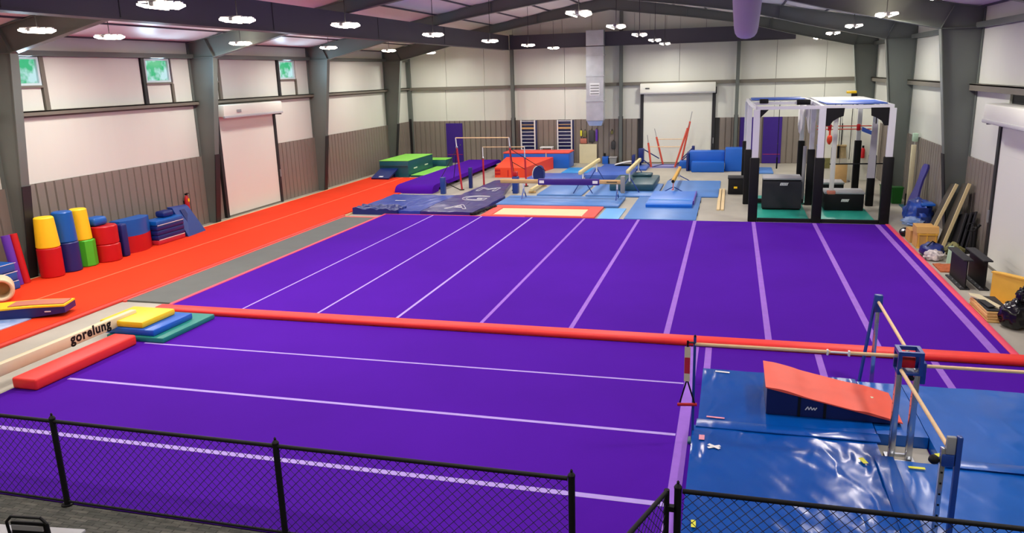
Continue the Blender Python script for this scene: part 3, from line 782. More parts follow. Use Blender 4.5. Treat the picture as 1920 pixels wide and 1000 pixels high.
mb = MB().cyl(cen-dirv*0.42, cen-dirv*0.40, ri-0.002, n=24); mb.build('inner_wall', 'tan', tr)

# springboard, yellow on navy
sb = thing('springboard', 'curved yellow springboard on a navy base on the orange runway', 'springboard', (-2.7, -1.0, 0))
A = Vector((-3.75, -1.55, 0)); Bv = Vector((-1.85, -0.78, 0)); ud = (Bv-A).normalized(); vd = Vector((-ud.y, ud.x, 0)); LN = (Bv-A).length
def sbz(t): return 0.16+0.10*math.sin(min(1, t*1.15)*math.pi*0.55)-0.03*t
def sweep(z_lo, z_hi, w0, w1, nm, m, t0=0.0, t1=1.0, N=14):
    vs = []; fs = []
    for i in range(N+1):
        t = t0+(t1-t0)*i/N; p = A+ud*LN*t; wd = w0+(w1-w0)*t
        lo, hi = z_lo(t), z_hi(t)
        for s, z in ((-1, lo), (1, lo), (1, hi), (-1, hi)): q = p+vd*wd*s; vs.append((q.x, q.y, z))
    for i in range(N):
        for j in range(4): fs.append((i*4+j, i*4+(j+1) % 4, (i+1)*4+(j+1) % 4, (i+1)*4+j))
    fs += [(3, 2, 1, 0), tuple(N*4+j for j in range(4))]
    MB().add(vs, fs).build(nm, m, sb)
sweep(lambda t: max(0.0, 0.10*(t-0.55)*2), lambda t: sbz(t)-0.002, 0.34, 0.27, 'base', 'navy')
sweep(sbz, lambda t: sbz(t)+0.035, 0.345, 0.275, 'deck', 'yellow')
sweep(lambda t: sbz(t)+0.036, lambda t: sbz(t)+0.055, 0.20, 0.20, 'grip_pad', 'brown_pad', 0.42, 0.98)
sweep(lambda t: sbz(t)*0.55, lambda t: sbz(t)*0.55+0.02, 0.352, 0.285, 'side_mark', 'white', 0.80, 0.86, 3)
box('floor_mat', 'clearblue', None, -3.6, -2.35, -2.15, -1.35, 0.002, 0.02, label='thin pale blue cloudy mat on the runway below the springboard', cat='mat')

# ------------------------------------------------------------------ front left: beam and pads
bm_ = thing('balance_beam', 'cream low balance beam with black lettering at the front left', 'balance beam', (0.42, -4.0, G))
rbox('beam_body', 'cream', bm_, 0.345, 0.48, -6.8, -1.42, 0.19, 0.40, b=0.02)
for y in (-1.78, -6.2):
    MB().cyl((0.42, y, G+0.02), (0.42, y, 0.19), 0.022, n=10).build('leg', 'chrome', bm_)
    rbox('foot', 'grey', bm_, 0.30, 0.54, y-0.05, y+0.05, G, G+0.025, b=0.008)
    MB().hexa([(0.40, y-0.05, 0.13), (0.44, y-0.05, 0.13), (0.44, y+0.05, 0.13), (0.40, y+0.05, 0.13)], [(0.37, y-0.12, 0.19), (0.47, y-0.12, 0.19), (0.47, y+0.12, 0.19), (0.37, y+0.12, 0.19)]).build('bracket', 'tan', bm_)
text('lettering', 'gorelung', 0.25, 'black', bm_, (0.4805, -3.12, 0.25), (0, 1, 0), (0, 0, 1), ext=0.002, space=1.12, bold=0.010)
rbox('foam_bar', 'red_pad', None, 0.62, 1.12, -4.55, -2.22, -0.029, 0.17, b=0.04, seg=3, label='long red foam bar on the purple mat beside the cream beam', cat='foam block')
rbox('pad', 'green_pad', None, 0.28, 1.60, -2.08, -0.48, -0.029, 0.075, b=0.02, label='teal green pad at the bottom of the front left stack', cat='pad', group='pads stacked by the cream beam')
rbox('pad', 'blue', None, 0.18, 1.36, -2.03, -0.86, 0.076, 0.205, b=0.03, label='blue pad in the middle of the front left stack', cat='pad', group='pads stacked by the cream beam')
rbox('pad', 'yellow', None, 0.06, 1.08, -1.98, -1.02, 0.206, 0.335, b=0.035, label='yellow pad on top of the front left stack', cat='pad', group='pads stacked by the cream beam')

# ------------------------------------------------------------------ front right: landing mats, wedge, bar station
def wr_top(zt, seed, amp=0.012):
    def f(x, y):
        v = noise.noise(Vector((x*2.3+seed, y*1.3, 0)))+0.5*noise.noise(Vector((x*5+seed, y*4, 3)))+0.35*noise.noise(Vector((x*9+y*6+seed, y*2, 7)))
        return zt+amp*v
    return f
ZT = 0.15
lm1 = thing('landing_mat', 'large wrinkled blue landing mat behind the bars, under the orange wedge', 'landing mat', (12.9, -2.9, G), group='blue landing mats around the bars')
MB().slab(11.72, 13.98, -3.90, -1.86, -0.028, 46, 42, wr_top(ZT, 1.0, 0.006)).build('cover', 'vinyl_blue', lm1)
lm2 = thing('landing_mat', 'large shiny blue landing mat with taped X in front of the left bar', 'landing mat', (12.8, -5.5, G), group='blue landing mats around the bars')
MB().slab(11.66, 13.94, -7.02, -4.0, -0.028, 50, 64, wr_top(ZT, 9.0, 0.018)).build('cover', 'vinyl_blue', lm2)
lm3 = thing('landing_mat', 'paler blue landing mat right of the bar tower, toward the purple floor', 'landing mat', (15.3, -2.7, G), group='blue landing mats around the bars')
MB().slab(14.62, 16.7, -4.42, -1.9, -0.028, 40, 46, wr_top(ZT-0.02, 4.0, 0.010)).build('cover', 'vinyl_blue_pale', lm3)
lm3b = MB().slab(14.0, 14.61, -3.72, -1.9, -0.028, 14, 34, wr_top(ZT-0.02, 4.0, 0.008)).build('side_panel', 'vinyl_blue_pale', lm3)
lm4 = thing('landing_mat', 'paler blue landing mat at the front right corner beside the blue post', 'landing mat', (15.3, -5.7, G), group='blue landing mats around the bars')
MB().slab(13.97, 16.7, -7.0, -4.46, -0.028, 52, 50, wr_top(ZT-0.01, 14.0, 0.012)).build('cover', 'vinyl_blue_pale', lm4)
# velcro flaps over the seams
rbox('flap', 'vinyl_blue', lm1, 11.70, 13.99, -4.06, -3.82, ZT+0.002, ZT+0.022, b=0.008)
rbox('flap', 'vinyl_blue', lm2, 13.84, 14.06, -7.0, -4.46, ZT+0.016, ZT+0.034, b=0.008)
rbox('flap', 'vinyl_blue_pale', lm4, 14.6, 16.7, -4.56, -4.36, ZT+0.006, ZT+0.02, b=0.006)
box('pit_lining', 'concrete', lm4, 13.99, 14.60, -4.45, -3.73, -0.0265, -0.022)
# tape marks and labels
def mark(par, m, pts, z): MB().prism(pts, 'xy', z, z+0.003).build('tape_mark', m, par)
def strip(par, m, x, y, L, Wd, a, z):
    u = Vector((math.cos(a), math.sin(a))); v = Vector((-u.y, u.x))
    mark(par, m, [tuple(Vector((x, y))+u*sx*L/2+v*sy*Wd/2) for sx, sy in ((-1, -1), (1, -1), (1, 1), (-1, 1))], z)
strip(lm2, 'white', 11.95, -4.62, 0.17, 0.045, 0.5, ZT+0.018); strip(lm2, 'white', 11.95, -4.62, 0.17, 0.045, -0.6, ZT+0.022)
strip(lm2, 'pink_label', 11.79, -4.38, 0.07, 0.14, 0, ZT+0.016)
strip(lm1, 'pink_label', 11.95, -3.72, 0.24, 0.04, -0.05, ZT+0.012)
strip(lm1, 'white', 12.02, -1.98, 0.22, 0.05, -0.1, ZT+0.008)
strip(lm2, 'yellow_tape', 13.70, -4.62, 0.06, 0.14, 0.3, ZT+0.022)
strip(lm4, 'yellow_tape', 14.28, -4.66, 0.18, 0.05, 0, ZT+0.014)
strip(lm4, 'yellow_tape', 14.62, -4.28, 0.12, 0.08, 0.4, ZT+0.026)
strip(lm2, 'yellow_tape', 11.78, -6.45, 0.05, 0.14, 0.05, ZT+0.022)

wd_ = thing('wedge_mat', 'orange topped incline wedge with navy sides on the blue landing mat', 'wedge mat', (13.4, -3.0, ZT))
zb = ZT+0.008
def wtop(x): return 0.56-0.36*(x-12.62)/1.70
MB().hexa([(12.62, -3.44, zb), (14.32, -3.44, zb), (14.32, -2.45, zb), (12.62, -2.45, zb)], [(12.62, -3.44, 0.54), (14.32, -3.44, 0.185), (14.32, -2.45, 0.185), (12.62, -2.45, 0.54)]).build('body', 'navy_side', wd_)
mb = MB(); N = 24; vs_ = []; fs_ = []
for j in range(11):
    for i in range(N+1):
        x = 12.60+1.75*i/N; y = -3.46+1.03*j/10
        bz = 0.02*math.sin(3.2*i/N*math.pi)+0.014*noise.noise(Vector((x*4, y*3, 1)))
        vs_.append((x, y, 0.545-0.36*(x-12.62)/1.70+0.012+max(0, bz)))
for j in range(10):
    for i in range(N): fs_.append((j*(N+1)+i, j*(N+1)+i+1, (j+1)*(N+1)+i+1, (j+1)*(N+1)+i))
K = len(vs_)
vs_ += [(v[0], v[1], 0.541-0.36*(v[0]-12.62)/1.70) for v in vs_[:K]]
fs_ += [tuple(i+K for i in f[::-1]) for f in fs_]
ring = list(range(N+1))+[j*(N+1)+N for j in range(1, 11)]+[10*(N+1)+i for i in range(N-1, -1, -1)]+[j*(N+1) for j in range(9, 0, -1)]
fs_ += [(ring[(i+1) % len(ring)], ring[i], ring[i]+K, ring[(i+1) % len(ring)]+K) for i in range(len(ring))]
mb.add(vs_, fs_).build('top_cover', 'coral', wd_)
for x in (13.03, 13.36): box('strap', 'black', wd_, x, x+0.035, -3.453, -3.443, zb, 0.53-0.36*(x-12.62)/1.70)
lg = MB()
zz = [(13.13, 0.26), (13.16, 0.31), (13.175, 0.265), (13.20, 0.31), (13.215, 0.265), (13.24, 0.30), (13.25, 0.265), (13.275, 0.305)]
for p, q in zip(zz[:-1], zz[1:]): lg.obox((p[0], -3.446, p[1]), (q[0], -3.446, q[1]), 0.006, 0.012, (0, 0, 1))
lg.build('logo', 'white', wd_)
MB().cyl((14.05, -2.85, 0.262), (14.05, -2.85, 0.275), 0.03, n=12).build('round_label', 'cream', wd_)

bs = thing('bar_station', 'four-way training bar station with blue heads and chrome tower', 'bar station', (14.22, -4.1, -0.03))
TX, TY = 14.20, -4.10
# tower: two chrome posts on a base frame, open blue head
for dx, dy in ((-0.09, 0.02), (0.10, -0.02)):
    p = MB()
    p.rbox(TX+dx-0.035, TX+dx+0.035, TY+dy-0.05, TY+dy+0.05, -0.02, 1.20, b=0.012); p.build('tower_post', 'chrome', bs)
    for k in range(9): MB().cyl((TX+dx-0.037, TY+dy, 0.12+k*0.12), (TX+dx+0.037, TY+dy, 0.12+k*0.12), 0.008, n=8).build('pin_hole', 'black', bs)
MB().box(TX-0.16, TX+0.16, TY-0.12, TY-0.08, -0.022, 0.01).box(TX-0.16, TX+0.16, TY+0.08, TY+0.12, -0.022, 0.01).box(TX-0.16, TX-0.12, TY-0.08, TY+0.08, -0.022, 0.01).box(TX+0.12, TX+0.16, TY-0.08, TY+0.08, -0.022, 0.01).build('base_frame', 'chrome', bs)
hd = MB()
for sx in (-1, 1):
    hd.box(TX+sx*0.12-0.022, TX+sx*0.12+0.022, TY-0.14, TY+0.14, 1.40, 1.45)
for sy in (-1, 1):
    hd.box(TX-0.098, TX+0.098, TY+sy*0.118-0.022, TY+sy*0.118+0.022, 1.40, 1.45)
for sx in (-1, 1):
    for sy in (-1, 1): hd.box(TX+sx*0.12-0.022, TX+sx*0.12+0.022, TY+sy*0.118-0.022, TY+sy*0.118+0.022, 1.18, 1.40)
hd.box(TX-0.14, TX+0.14, TY-0.14, TY+0.14, 1.16, 1.18)
hd.build('tower_head', 'blue_steel', bs)
rbox('head_pad', 'red', bs, TX-0.09, TX+0.07, TY-0.06, TY+0.06, 1.22, 1.37, b=0.02)
rbox('clamp', 'blue_steel', bs, TX+0.13, TX+0.20, TY-0.06, TY+0.06, 1.02, 1.30, b=0.02)
MB().cyl((TX+0.02, TY-0.16, 1.13), (TX+0.02, TY-0.08, 1.13), 0.03, n=10).build('knob', 'black', bs)
def bar(p0, p1, r=0.022, m='barwood'): MB().cyl(p0, p1, r, n=14).build('bar', m, bs)
bar((11.66, -4.15, 1.36), (13.30, -4.13, 1.36)); bar((13.52, -4.13, 1.36), (14.08, -4.12, 1.36))
MB().cyl((13.28, -4.13, 1.36), (13.54, -4.13, 1.36), 0.014, n=10).build('bar_joint', 'white', bs)
for x in (13.27, 13.52): rbox('bar_collar', 'white', bs, x-0.012, x+0.012, -4.155, -4.105, 1.32, 1.39, b=0.006)
bar((14.34, -4.12, 1.25), (16.70, -4.10, 1.25))
bar((14.22, -3.98, 1.36), (14.26, -1.62, 1.32))
bar((14.10, -4.24, 1.22), (14.20, -6.02, 1.12))
# left post
lp = MB().cyl((11.66, -4.15, -0.03), (11.66, -4.15, 1.46), 0.018, n=12).build('post', 'blue_steel', bs)
MB().lathe([(0.018, 0), (0.018, 0.01), (0.004, 0.03)], (11.66, -4.15, 1.46), 10).build('cap', 'black', lp)
rbox('foot', 'teal', bs, 11.60, 11.71, -4.24, -4.06, -0.0262, 0.02, b=0.02)
# back post with brace
rbox('post', 'chrome', bs, 14.23, 14.29, -1.62, -1.56, -0.03, 1.36, b=0.01)
rbox('post_head', 'blue_steel', bs, 14.20, 14.32, -1.64, -1.54, 1.16, 1.43, b=0.015)
MB().obox((14.06, -1.70, -0.02), (14.22, -1.60, 1.38), 0.035, 0.035).build('brace', 'blue_steel', bs)
# front post
rbox('post', 'chrome', bs, 14.13, 14.18, -6.10, -6.05, ZT+0.015, 1.12, b=0.008)
rbox('post_head', 'blue_steel', bs, 14.14, 14.255, -6.12, -6.04, 0.93, 1.06, b=0.015); rbox('head_plate', 'grey', bs, 14.17, 14.255, -6.11, -6.06, 1.062, 1.25, b=0.01)
rbox('post_brace', 'blue_steel', bs, 14.26, 14.31, -6.12, -6.06, ZT+0.015, 1.26, b=0.008)
for k in range(6): box('pin_hole', 'black', bs, 14.145, 14.165, -6.103, -6.099, 0.25+k*0.12, 0.27+k*0.12)
MB().blob((14.08, -6.07, 0.98), 0.05, 0.05, 0.05, 0.05, 2, 1, flat=False).build('knob', 'black', bs)
# right post
rbox('post', 'chrome', bs, 16.66, 16.73, -4.14, -4.07, -0.03, 1.32, b=0.01)
tz = thing('trapeze_handle', 'hanging strap handle with red grip bar and cream-red label at the left bar post', 'strap handle', (11.57, -4.19, 0.5))
MB().box(11.535, 11.61, -4.21, -4.20, 0.86, 1.335).build('label_card', 'cream', tz)
MB().box(11.538, 11.607, -4.213, -4.2105, 0.97, 1.19).build('label_print', 'red_bar', tz)
MB().obox((11.57, -4.20, 0.87), (11.49, -4.20, 0.55), 0.008, 0.02).obox((11.58, -4.20, 0.87), (11.68, -4.20, 0.55), 0.008, 0.02).build('strap', 'black', tz)
MB().box(11.56, 11.585, -4.206, -4.196, 1.33, 1.42).box(11.56, 11.66, -4.206, -4.16, 1.385, 1.395).build('hook', 'black', tz)
MB().cyl((11.46, -4.20, 0.52), (11.71, -4.20, 0.54), 0.022, n=12).build('grip', 'red', tz)

# ------------------------------------------------------------------ back of the hall, left: pit mats, runway, blocks
pm = thing('pit_mat', 'wrinkled dark blue landing mat beyond the far left corner of the purple floor', 'landing mat', (-0.3, 13.9, G))
def pitz(seed):
    return lambda x, y: 0.10+0.03*noise.noise(Vector((x*1.2+seed, y*1.0, 0)))+0.015*noise.noise(Vector((x*4, y*2.5, seed)))
MB().slab(-1.42, 1.25, 11.98, 15.80, G, 36, 44, pitz(2.0)).build('cover', 'vinyl_pit_blue', pm)
mb = MB()
mb.slab(-1.40, 0.40, 11.90, 12.75, G, 40, 18, lambda x, y: 0.13+0.07*abs(math.sin((y-11.9)*9+2.5*noise.noise(Vector((x*2, y*2, 5)))))+0.05*noise.noise(Vector((x*6, y*6, 2)))-0.09*max(0, (x+0.1)))
mb.build('bunched_cover', 'navy', pm)
box('tape_mark', 'white', pm, -0.62, -0.18, 14.0, 14.07, 0.135, 0.14)
pm2 = thing('pit_mat', 'wrinkled purple landing mat with white outlined letters beside the far bars', 'landing mat', (2.3, 15.8, G))
mb = MB(); N1, N2 = 24, 70; vs_ = []; fs_ = []
def lr(y): return (1.27, 3.25+0.12*math.sin((y-11.98)/2.2)) if y < 15.9 else (1.45+0.03*(y-15.9), 3.45-0.17*(y-14.5))
f_ = pitz(6.0)
for j in range(N2+1):
    y = 11.98+(20.4-11.98)*j/N2; a, b = lr(y)
    for i in range(N1+1):
        x = a+(b-a)*i/N1; vs_.append((x, y, f_(x, y)))
for j in range(N2):
    for i in range(N1): fs_.append((j*(N1+1)+i, j*(N1+1)+i+1, (j+1)*(N1+1)+i+1, (j+1)*(N1+1)+i))
W1 = N1+1
ring = list(range(W1))+[j*W1+N1 for j in range(1, N2+1)]+[N2*W1+i for i in range(N1-1, -1, -1)]+[j*W1 for j in range(N2-1, 0, -1)]
K = len(vs_); vs_ += [(vs_[r][0], vs_[r][1], G) for r in ring]; R = len(ring)
fs_ += [(ring[(i+1) % R], ring[i], K+i, K+(i+1) % R) for i in range(R)]
mb.add(vs_, fs_).build('cover', 'vinyl_pit', pm2)
for ch, ox, oy, sz in (('A', 2.05, 12.35, 1.25), ('G', 1.85, 14.25, 1.6), ('M', 1.75, 16.7, 1.3)):
    text('letter', ch, sz, 'white', pm2, (ox, oy, 0.155), (1, 0, 0), (0, 1, 0), outline=0.011)
mb = MB()
for k in range(30):
    y = 11.95+0.06*k; x = 3.24+0.012*k+random.uniform(-0.03, 0.03)
    mb.blob((x, y, 0.03), 0.07, 0.06, 0.06, 0.3, 3, k, 8, 5)
mb.build('frayed_edge', 'black', pm2, kind='stuff')
box('floor_strip', 'wood_pale', None, -1.46, -1.43, 11.4, 16.6, G, 0.02, label='thin pale wooden strip between the orange runway and the dark blue landing mat', cat='trim strip')

vr = thing('vault_runway', 'raised purple carpeted runway with rolled front edge, beyond the dark blue mat', 'runway', (-1.05, 22, G))
pts = [(17.0, G), (17.0, 0.04), (17.03, 0.12), (17.12, 0.21), (17.28, 0.27), (17.6, 0.29), (27.2, 0.29), (27.6, 0.20), (27.6, G+0.16), (17.9, G+0.16), (17.75, G)]
MB().prism(pts, 'yz', -1.95, -0.22).build('carpet', 'purple', vr, ang=25)
for y in (18.4, 20.6, 22.8, 25.0, 26.8): MB().box(-1.85, -0.32, y, y+0.2, G, G+0.16).build('support', 'black', vr)
box('edge_trim', 'wood_pale', vr, -1.97, -1.951, 20.0, 27.2, 0.25, 0.285)

def block(name, label, top, side, x0, x1, y0, y1, z0, z1, cat='foam block', group=None, b=0.03):
    r = thing(name, label, cat, ((x0+x1)/2, (y0+y1)/2, z0), group=group)
    rbox('body', side, r, x0, x1, y0, y1, z0, z1-0.022, b=b)
    rbox('top_cover', top, r, x0, x1, y0, y1, z1-0.02, z1, b=0.008, seg=1)
    return r
gb1 = block('foam_block', 'big foam block with lime green top and teal sides by the left wall', 'lime', 'teal', -5.05, -3.48, 22.2, 25.6, G, 0.78, group='lime and teal blocks')
for y in (22.9, 24.4): rbox('handle', 'white', gb1, -3.482, -3.465, y, y+0.45, 0.30, 0.36, b=0.008, seg=1)
rbox('side_strap', 'teal_dark', gb1, -5.0, -3.5, 22.17, 22.198, 0.48, 0.56, b=0.01)
block('foam_block', 'small lime and teal block behind the big one', 'lime', 'teal', -4.1, -2.95, 26.2, 27.3, G, 0.40, group='lime and teal blocks')
block('foam_block', 'flat lime green mat in front of the purple vault runway', 'lime', 'teal_dark', -3.42, -2.02, 22.3, 26.0, G, 0.06, group='lime and teal blocks', b=0.01)
wb_ = thing('springboard', 'navy sloped springboard leaning on the lime and teal block', 'springboard', (-4.45, 21.5, 0))
MB().hexa([(-4.98, 21.05, 0.004), (-4.02, 20.98, 0.004), (-4.02, 22.1, 0.30), (-4.98, 22.1, 0.30)], [(-4.98, 21.02, 0.07), (-4.02, 20.95, 0.07), (-3.98, 22.08, 0.42), (-4.94, 22.08, 0.42)]).build('deck', 'navy', wb_)
for x in (-4.85, -4.15): MB().box(x-0.04, x+0.04, 21.95, 22.05, G, 0.28).build('leg', 'navy_side', wb_)
MB().hexa([(-4.62, 21.10, 0.102), (-4.40, 21.09, 0.102), (-4.38, 21.20, 0.134), (-4.60, 21.21, 0.134)], [(-4.62, 21.10, 0.106), (-4.40, 21.09, 0.106), (-4.38, 21.20, 0.140), (-4.60, 21.21, 0.140)]).build('logo', 'white', wb_)

# far uneven bars
ub = thing('uneven_bars', 'uneven bars with red posts between the purple runway and the orange block', 'uneven bars', (1.8, 18.8, G))
def upright(xb, yb, xt, z_red, z_top, parent=ub, m='red_bar', lean=0.0):
    def at(z): t = (z-G)/(z_top-G); return (xb+(xt-xb)*t, yb+lean*t, z)
    p = MB().cyl(at(G), at(z_red), 0.042, n=12).build('upright', m, parent)
    MB().cyl(at(z_red), at(z_top), 0.022, n=10).build('height_adjuster', 'white_metal', p)
    MB().lathe([(0.05, 0), (0.05, 0.05), (0.03, 0.07)], at(z_red-0.04), 10).build('clamp', 'chrome', p)
    MB().cyl((xb, yb, G), (xb, yb, G+0.03), 0.10, n=12).build('foot', 'black', p)
upright(0.72, 18.2, 0.52, 1.82, 2.22); upright(3.08, 18.2, 2.92, 1.82, 2.22)
upright(1.32, 19.5, 1.32, 1.22, 1.70); upright(3.30, 19.5, 3.25, 1.22, 1.70)
MB().cyl((0.52, 18.2, 2.22), (2.92, 18.2, 2.22), 0.025, n=10).build('high_bar', 'barwood', ub)
MB().cyl((1.32, 19.5, 1.70), (3.25, 19.5, 1.70), 0.020, n=10).build('low_bar', 'barwood', ub)
for a, b in (((0.56, 18.2, 1.75), (0.16, 17.1, 0.60)), ((0.56, 18.2, 1.75), (-0.15, 19.6, 0.30)), ((2.95, 18.2, 1.75), (3.34, 17.55, 0.45)), ((2.95, 18.2, 1.75), (4.1, 19.9, 0.6)), ((3.0, 18.2, 1.2), (3.28, 19.5, 0.7))):
    MB().cyl(a, b, 0.014, n=6).build('cable', 'black', ub)
rbox('weight_pad', 'blue_steel', ub, 0.17, 0.37, 16.95, 17.18, G, 0.66, b=0.02)
MB().cyl((0.20, 17.12, 0.5), (0.66, 18.1, G+0.02), 0.02, n=6).build('brace', 'black', ub)
rbox('weight_pad', 'navy', ub, 0.86, 1.0, 18.7, 18.9, G, 0.86, b=0.02)
rbox('weight_pad', 'blue_steel', ub, 3.24, 3.48, 17.35, 17.65, G, 0.66, b=0.03)
rbox('red_clamp', 'red', ub, 3.27, 3.45, 17.4, 17.6, 0.67, 0.86, b=0.02)

ob = thing('crash_block', 'thick orange crash block between the far bars and the blue mats', 'foam block', (1.8, 24, G))
MB().hexa([(0.97, 22.4, G), (2.50, 22.4, G), (3.10, 26.0, G), (0.55, 26.0, G)], [(0.97, 22.4, 0.42), (2.50, 22.4, 0.42), (3.10, 26.0, 0.56), (0.55, 26.0, 0.56)]).build('body', 'orange_block', ob)
for z in (0.08, 0.24): box('side_pocket', 'red', ob, 0.98, 1.25, 22.385, 22.399, z, z+0.11)
box('strap', 'red', ob, 1.62, 1.66, 22.385, 22.399, 0.0, 0.32)
rb_ = thing('crash_block', 'long blue foam block with red top at the foot of the wall bars', 'foam block', (2.2, 26.8, G))
rbox('body', 'blue_block', rb_, 0.35, 3.90, 26.15, 27.5, G, 0.72, b=0.03)
rbox('top_cover', 'salmon', rb_, 0.33, 3.92, 26.13, 27.52, 0.722, 0.80, b=0.03)
box('strap', 'cream', rb_, 2.66, 2.71, 26.12, 26.129, 0.52, 0.76)
ov = thing('oval_pad', 'dark navy oval pad standing on edge behind the covered beam', 'pad', (3.75, 21.2, G))
poly = [(3.62+0.22*math.cos(a)*(1.0 if math.cos(a) > 0 else 1.3), 0.34+0.40*math.sin(a)) for a in [i*2*math.pi/20 for i in range(20)]]
MB().prism(poly, 'xz', 20.6, 20.9).build('body', 'navy', ov)
MB().prism([(p[0]*0.97+0.07, p[1]*1.03-0.012) for p in poly[5:12]]+[(p[0]*0.97+0.10, p[1]*0.98) for p in poly[5:12][::-1]], 'xz', 20.585, 20.599).build('edge_piping', 'white', ov)

# ------------------------------------------------------------------ back of the hall, middle: trampoline, mats, beams
tp = thing('pit_trampoline', 'trampoline with coral frame pads and cream bed behind the purple floor', 'trampoline', (5.3, 13.1, G))
box('bed', 'peach', tp, 3.92, 7.15, 12.15, 13.62, G, -0.012)
for a in ((3.56, 7.62, 13.625, 14.12), (3.56, 3.915, 11.95, 13.62), (7.155, 7.62, 11.95, 13.62), (3.92, 7.15, 11.95, 12.145)):
    rbox('frame_pad', 'salmon', tp, *a, G, 0.02, b=0.02)
def fmat(label, m, x0, x1, y0, y1, z0, z1, b=0.02, name='mat', group='mats at the back of the hall'):
    return rbox(name, m, None, x0, x1, y0, y1, z0, z1, b=b, label=label, cat='mat', group=group)
fmat('small pale blue mat between the trampoline and the slate blue mat', 'blue_pale', 7.72, 8.45, 11.95, 14.05, G, -0.02, 0.006)
sl = thing('mat', 'wide slate blue mat at the purple floor edge, under a folded mat', 'mat', (9.8, 14.4, G), group='mats at the back of the hall')
rbox('cover', 'blue_slate', sl, 8.62, 11.0, 11.98, 16.85, G, -0.002, b=0.02)
for y in (12.9, 14.2, 15.6): box('velcro', 'black', sl, 11.0, 11.012, y, y+0.5, G, -0.012)
fb = thing('folded_mat', 'bright blue folded mat lying on the slate blue mat', 'folding mat', (9.95, 15.8, 0))
MB().prism([(14.25, 0.0), (14.22, 0.10), (14.26, 0.14), (15.2, 0.12), (15.25, 0.135), (17.6, 0.10), (17.65, 0.0)], 'yz', 9.12, 10.76).build('panel', 'blue_bright', fb)
MB().box(9.14, 10.7, 15.16, 15.22, 0.125, 0.14).build('fold_line', 'blue_pale', fb)
MB().prism([(14.9, 0.0), (14.9, 0.15), (17.6, 0.12), (17.65, 0.0)], 'yz', 10.762, 10.80).build('velcro_edge', 'violet', fb)
fmat('long slate blue mat directly behind the trampoline under the covered beam', 'blue_slate', 3.45, 8.15, 14.18, 16.25, G, 0.06, 0.05)
fmat('grey blue mat behind the covered beam, left', 'blue_slate', 4.42, 6.28, 16.85, 19.7, G, 0.02)
fmat('grey blue mat behind the covered beam, under the teal crash mat', 'blue_slate', 6.45, 9.28, 16.75, 20.2, G, 0.03)
fmat('wide grey blue mat under the ochre beam', 'blue_slate', 9.35, 11.66, 16.95, 21.5, G, 0.0, 0.04)
cm = thing('crash_mat', 'dark teal crash mat between the cream beams', 'crash mat', (8.15, 19.5, 0.03))
rbox('cover', 'teal_dark', cm, 7.25, 9.05, 17.95, 20.95, 0.032, 0.32, b=0.06)
rbox('headrest', 'teal_dark', cm, 7.9, 8.75, 20.2, 20.9, 0.322, 0.44, b=0.05)
fmat('blue mat beside the orange crash block', 'blue_mid', 2.72, 5.35, 21.35, 23.7, G, 0.02)
fmat('sky blue mat behind the blue mat beside the orange block', 'blue_sky', 3.95, 5.5, 23.95, 26.0, G, 0.02)
fmat('thick blue mat under the far end of the left cream beam', 'blue_mid', 5.55, 7.55, 21.7, 24.8, G, 0.20)
fmat('long blue mat lying along the foot of the far wall', 'blue_mid', 5.6, 8.0, 25.3, 27.3, G, 0.06)
cs = thing('springboard', 'white curved springboard in front of the silver duct wall', 'springboard', (6.9, 26.6, 0.06))
N = 10; vs_ = []; fs_ = []
for i in range(N+1):
    x = 6.25+1.15*i/N; z = 0.09+0.17*math.sin(i/N*math.pi*0.62)
    for y, dz in ((26.35, 0), (26.9, 0), (26.9, 0.03), (26.35, 0.03)): vs_.append((x, y, z+dz))
for i in range(N):
    for j in range(4): fs_.append((i*4+j, i*4+(j+1) % 4, i*4+4+(j+1) % 4, i*4+4+j))
fs_ += [(3, 2, 1, 0), (N*4, N*4+1, N*4+2, N*4+3)]
MB().add(vs_, fs_).build('deck', 'white', cs); MB().box(6.3, 7.35, 26.38, 26.87, 0.062, 0.10).build('base', 'black', cs)

def beam(label, axis, a, b, c0, z, m, legs, name='balance_beam'):
    r = thing(name, label, 'balance beam', ((a+b)/2, c0, G) if axis == 'x' else (c0, (a+b)/2, G))
    def R(n_, mm, s0, s1, d, z0, z1, bb): 
        arg = (s0, s1, c0-d, c0+d, z0, z1) if axis == 'x' else (c0-d, c0+d, s0, s1, z0, z1)
        return rbox(n_, mm, r, *arg, b=bb)
    R('beam_body', m, a, b, 0.065, z-0.16, z, 0.04)
    for l in legs:
        P = (lambda s, w, zz: (s, c0+w, zz)) if axis == 'x' else (lambda s, w, zz: (c0+w, s, zz))
        lo = MB()
        lo.obox(P(l, 0, z-0.17), P(l, 0, max(G+0.16, z-0.55)), 0.06, 0.06, (1, 0, 0) if axis == 'y' else (0, 1, 0)).build('leg', 'white_metal', r)
        for s in (-1, 1):
            MB().obox(P(l, 0, z-0.35), P(l, s*0.42, G+0.03), 0.035, 0.035).build('leg_brace', 'blue_steel', r)
            MB().obox(P(l-0.08, s*0.42, G+0.015), P(l+0.08, s*0.42, G+0.015), 0.05, 0.03).build('foot', 'black', r)
    return r, R
b1, R1 = beam('balance beam with a purple sleeve over its middle, crossing in front', 'x', 3.25, 8.12, 15.6, 0.80, 'tan', (4.2, 7.9))
R1('sleeve', 'door_purple', 4.80, 7.22, 0.085, 0.59, 0.83, 0.03)
for x0, x1 in ((4.86, 5.05), (6.96, 7.16)): box('velcro_patch', 'white', b1, x0, x1, 15.512, 15.5145, 0.66, 0.77)
box('wood_mark', 'greyboard', b1, 7.5, 7.9, 15.532, 15.534, 0.70, 0.74)
rbox('leg_wrap', 'grey', b1, 8.03, 8.19, 15.5, 15.7, 0.30, 0.95, b=0.03)
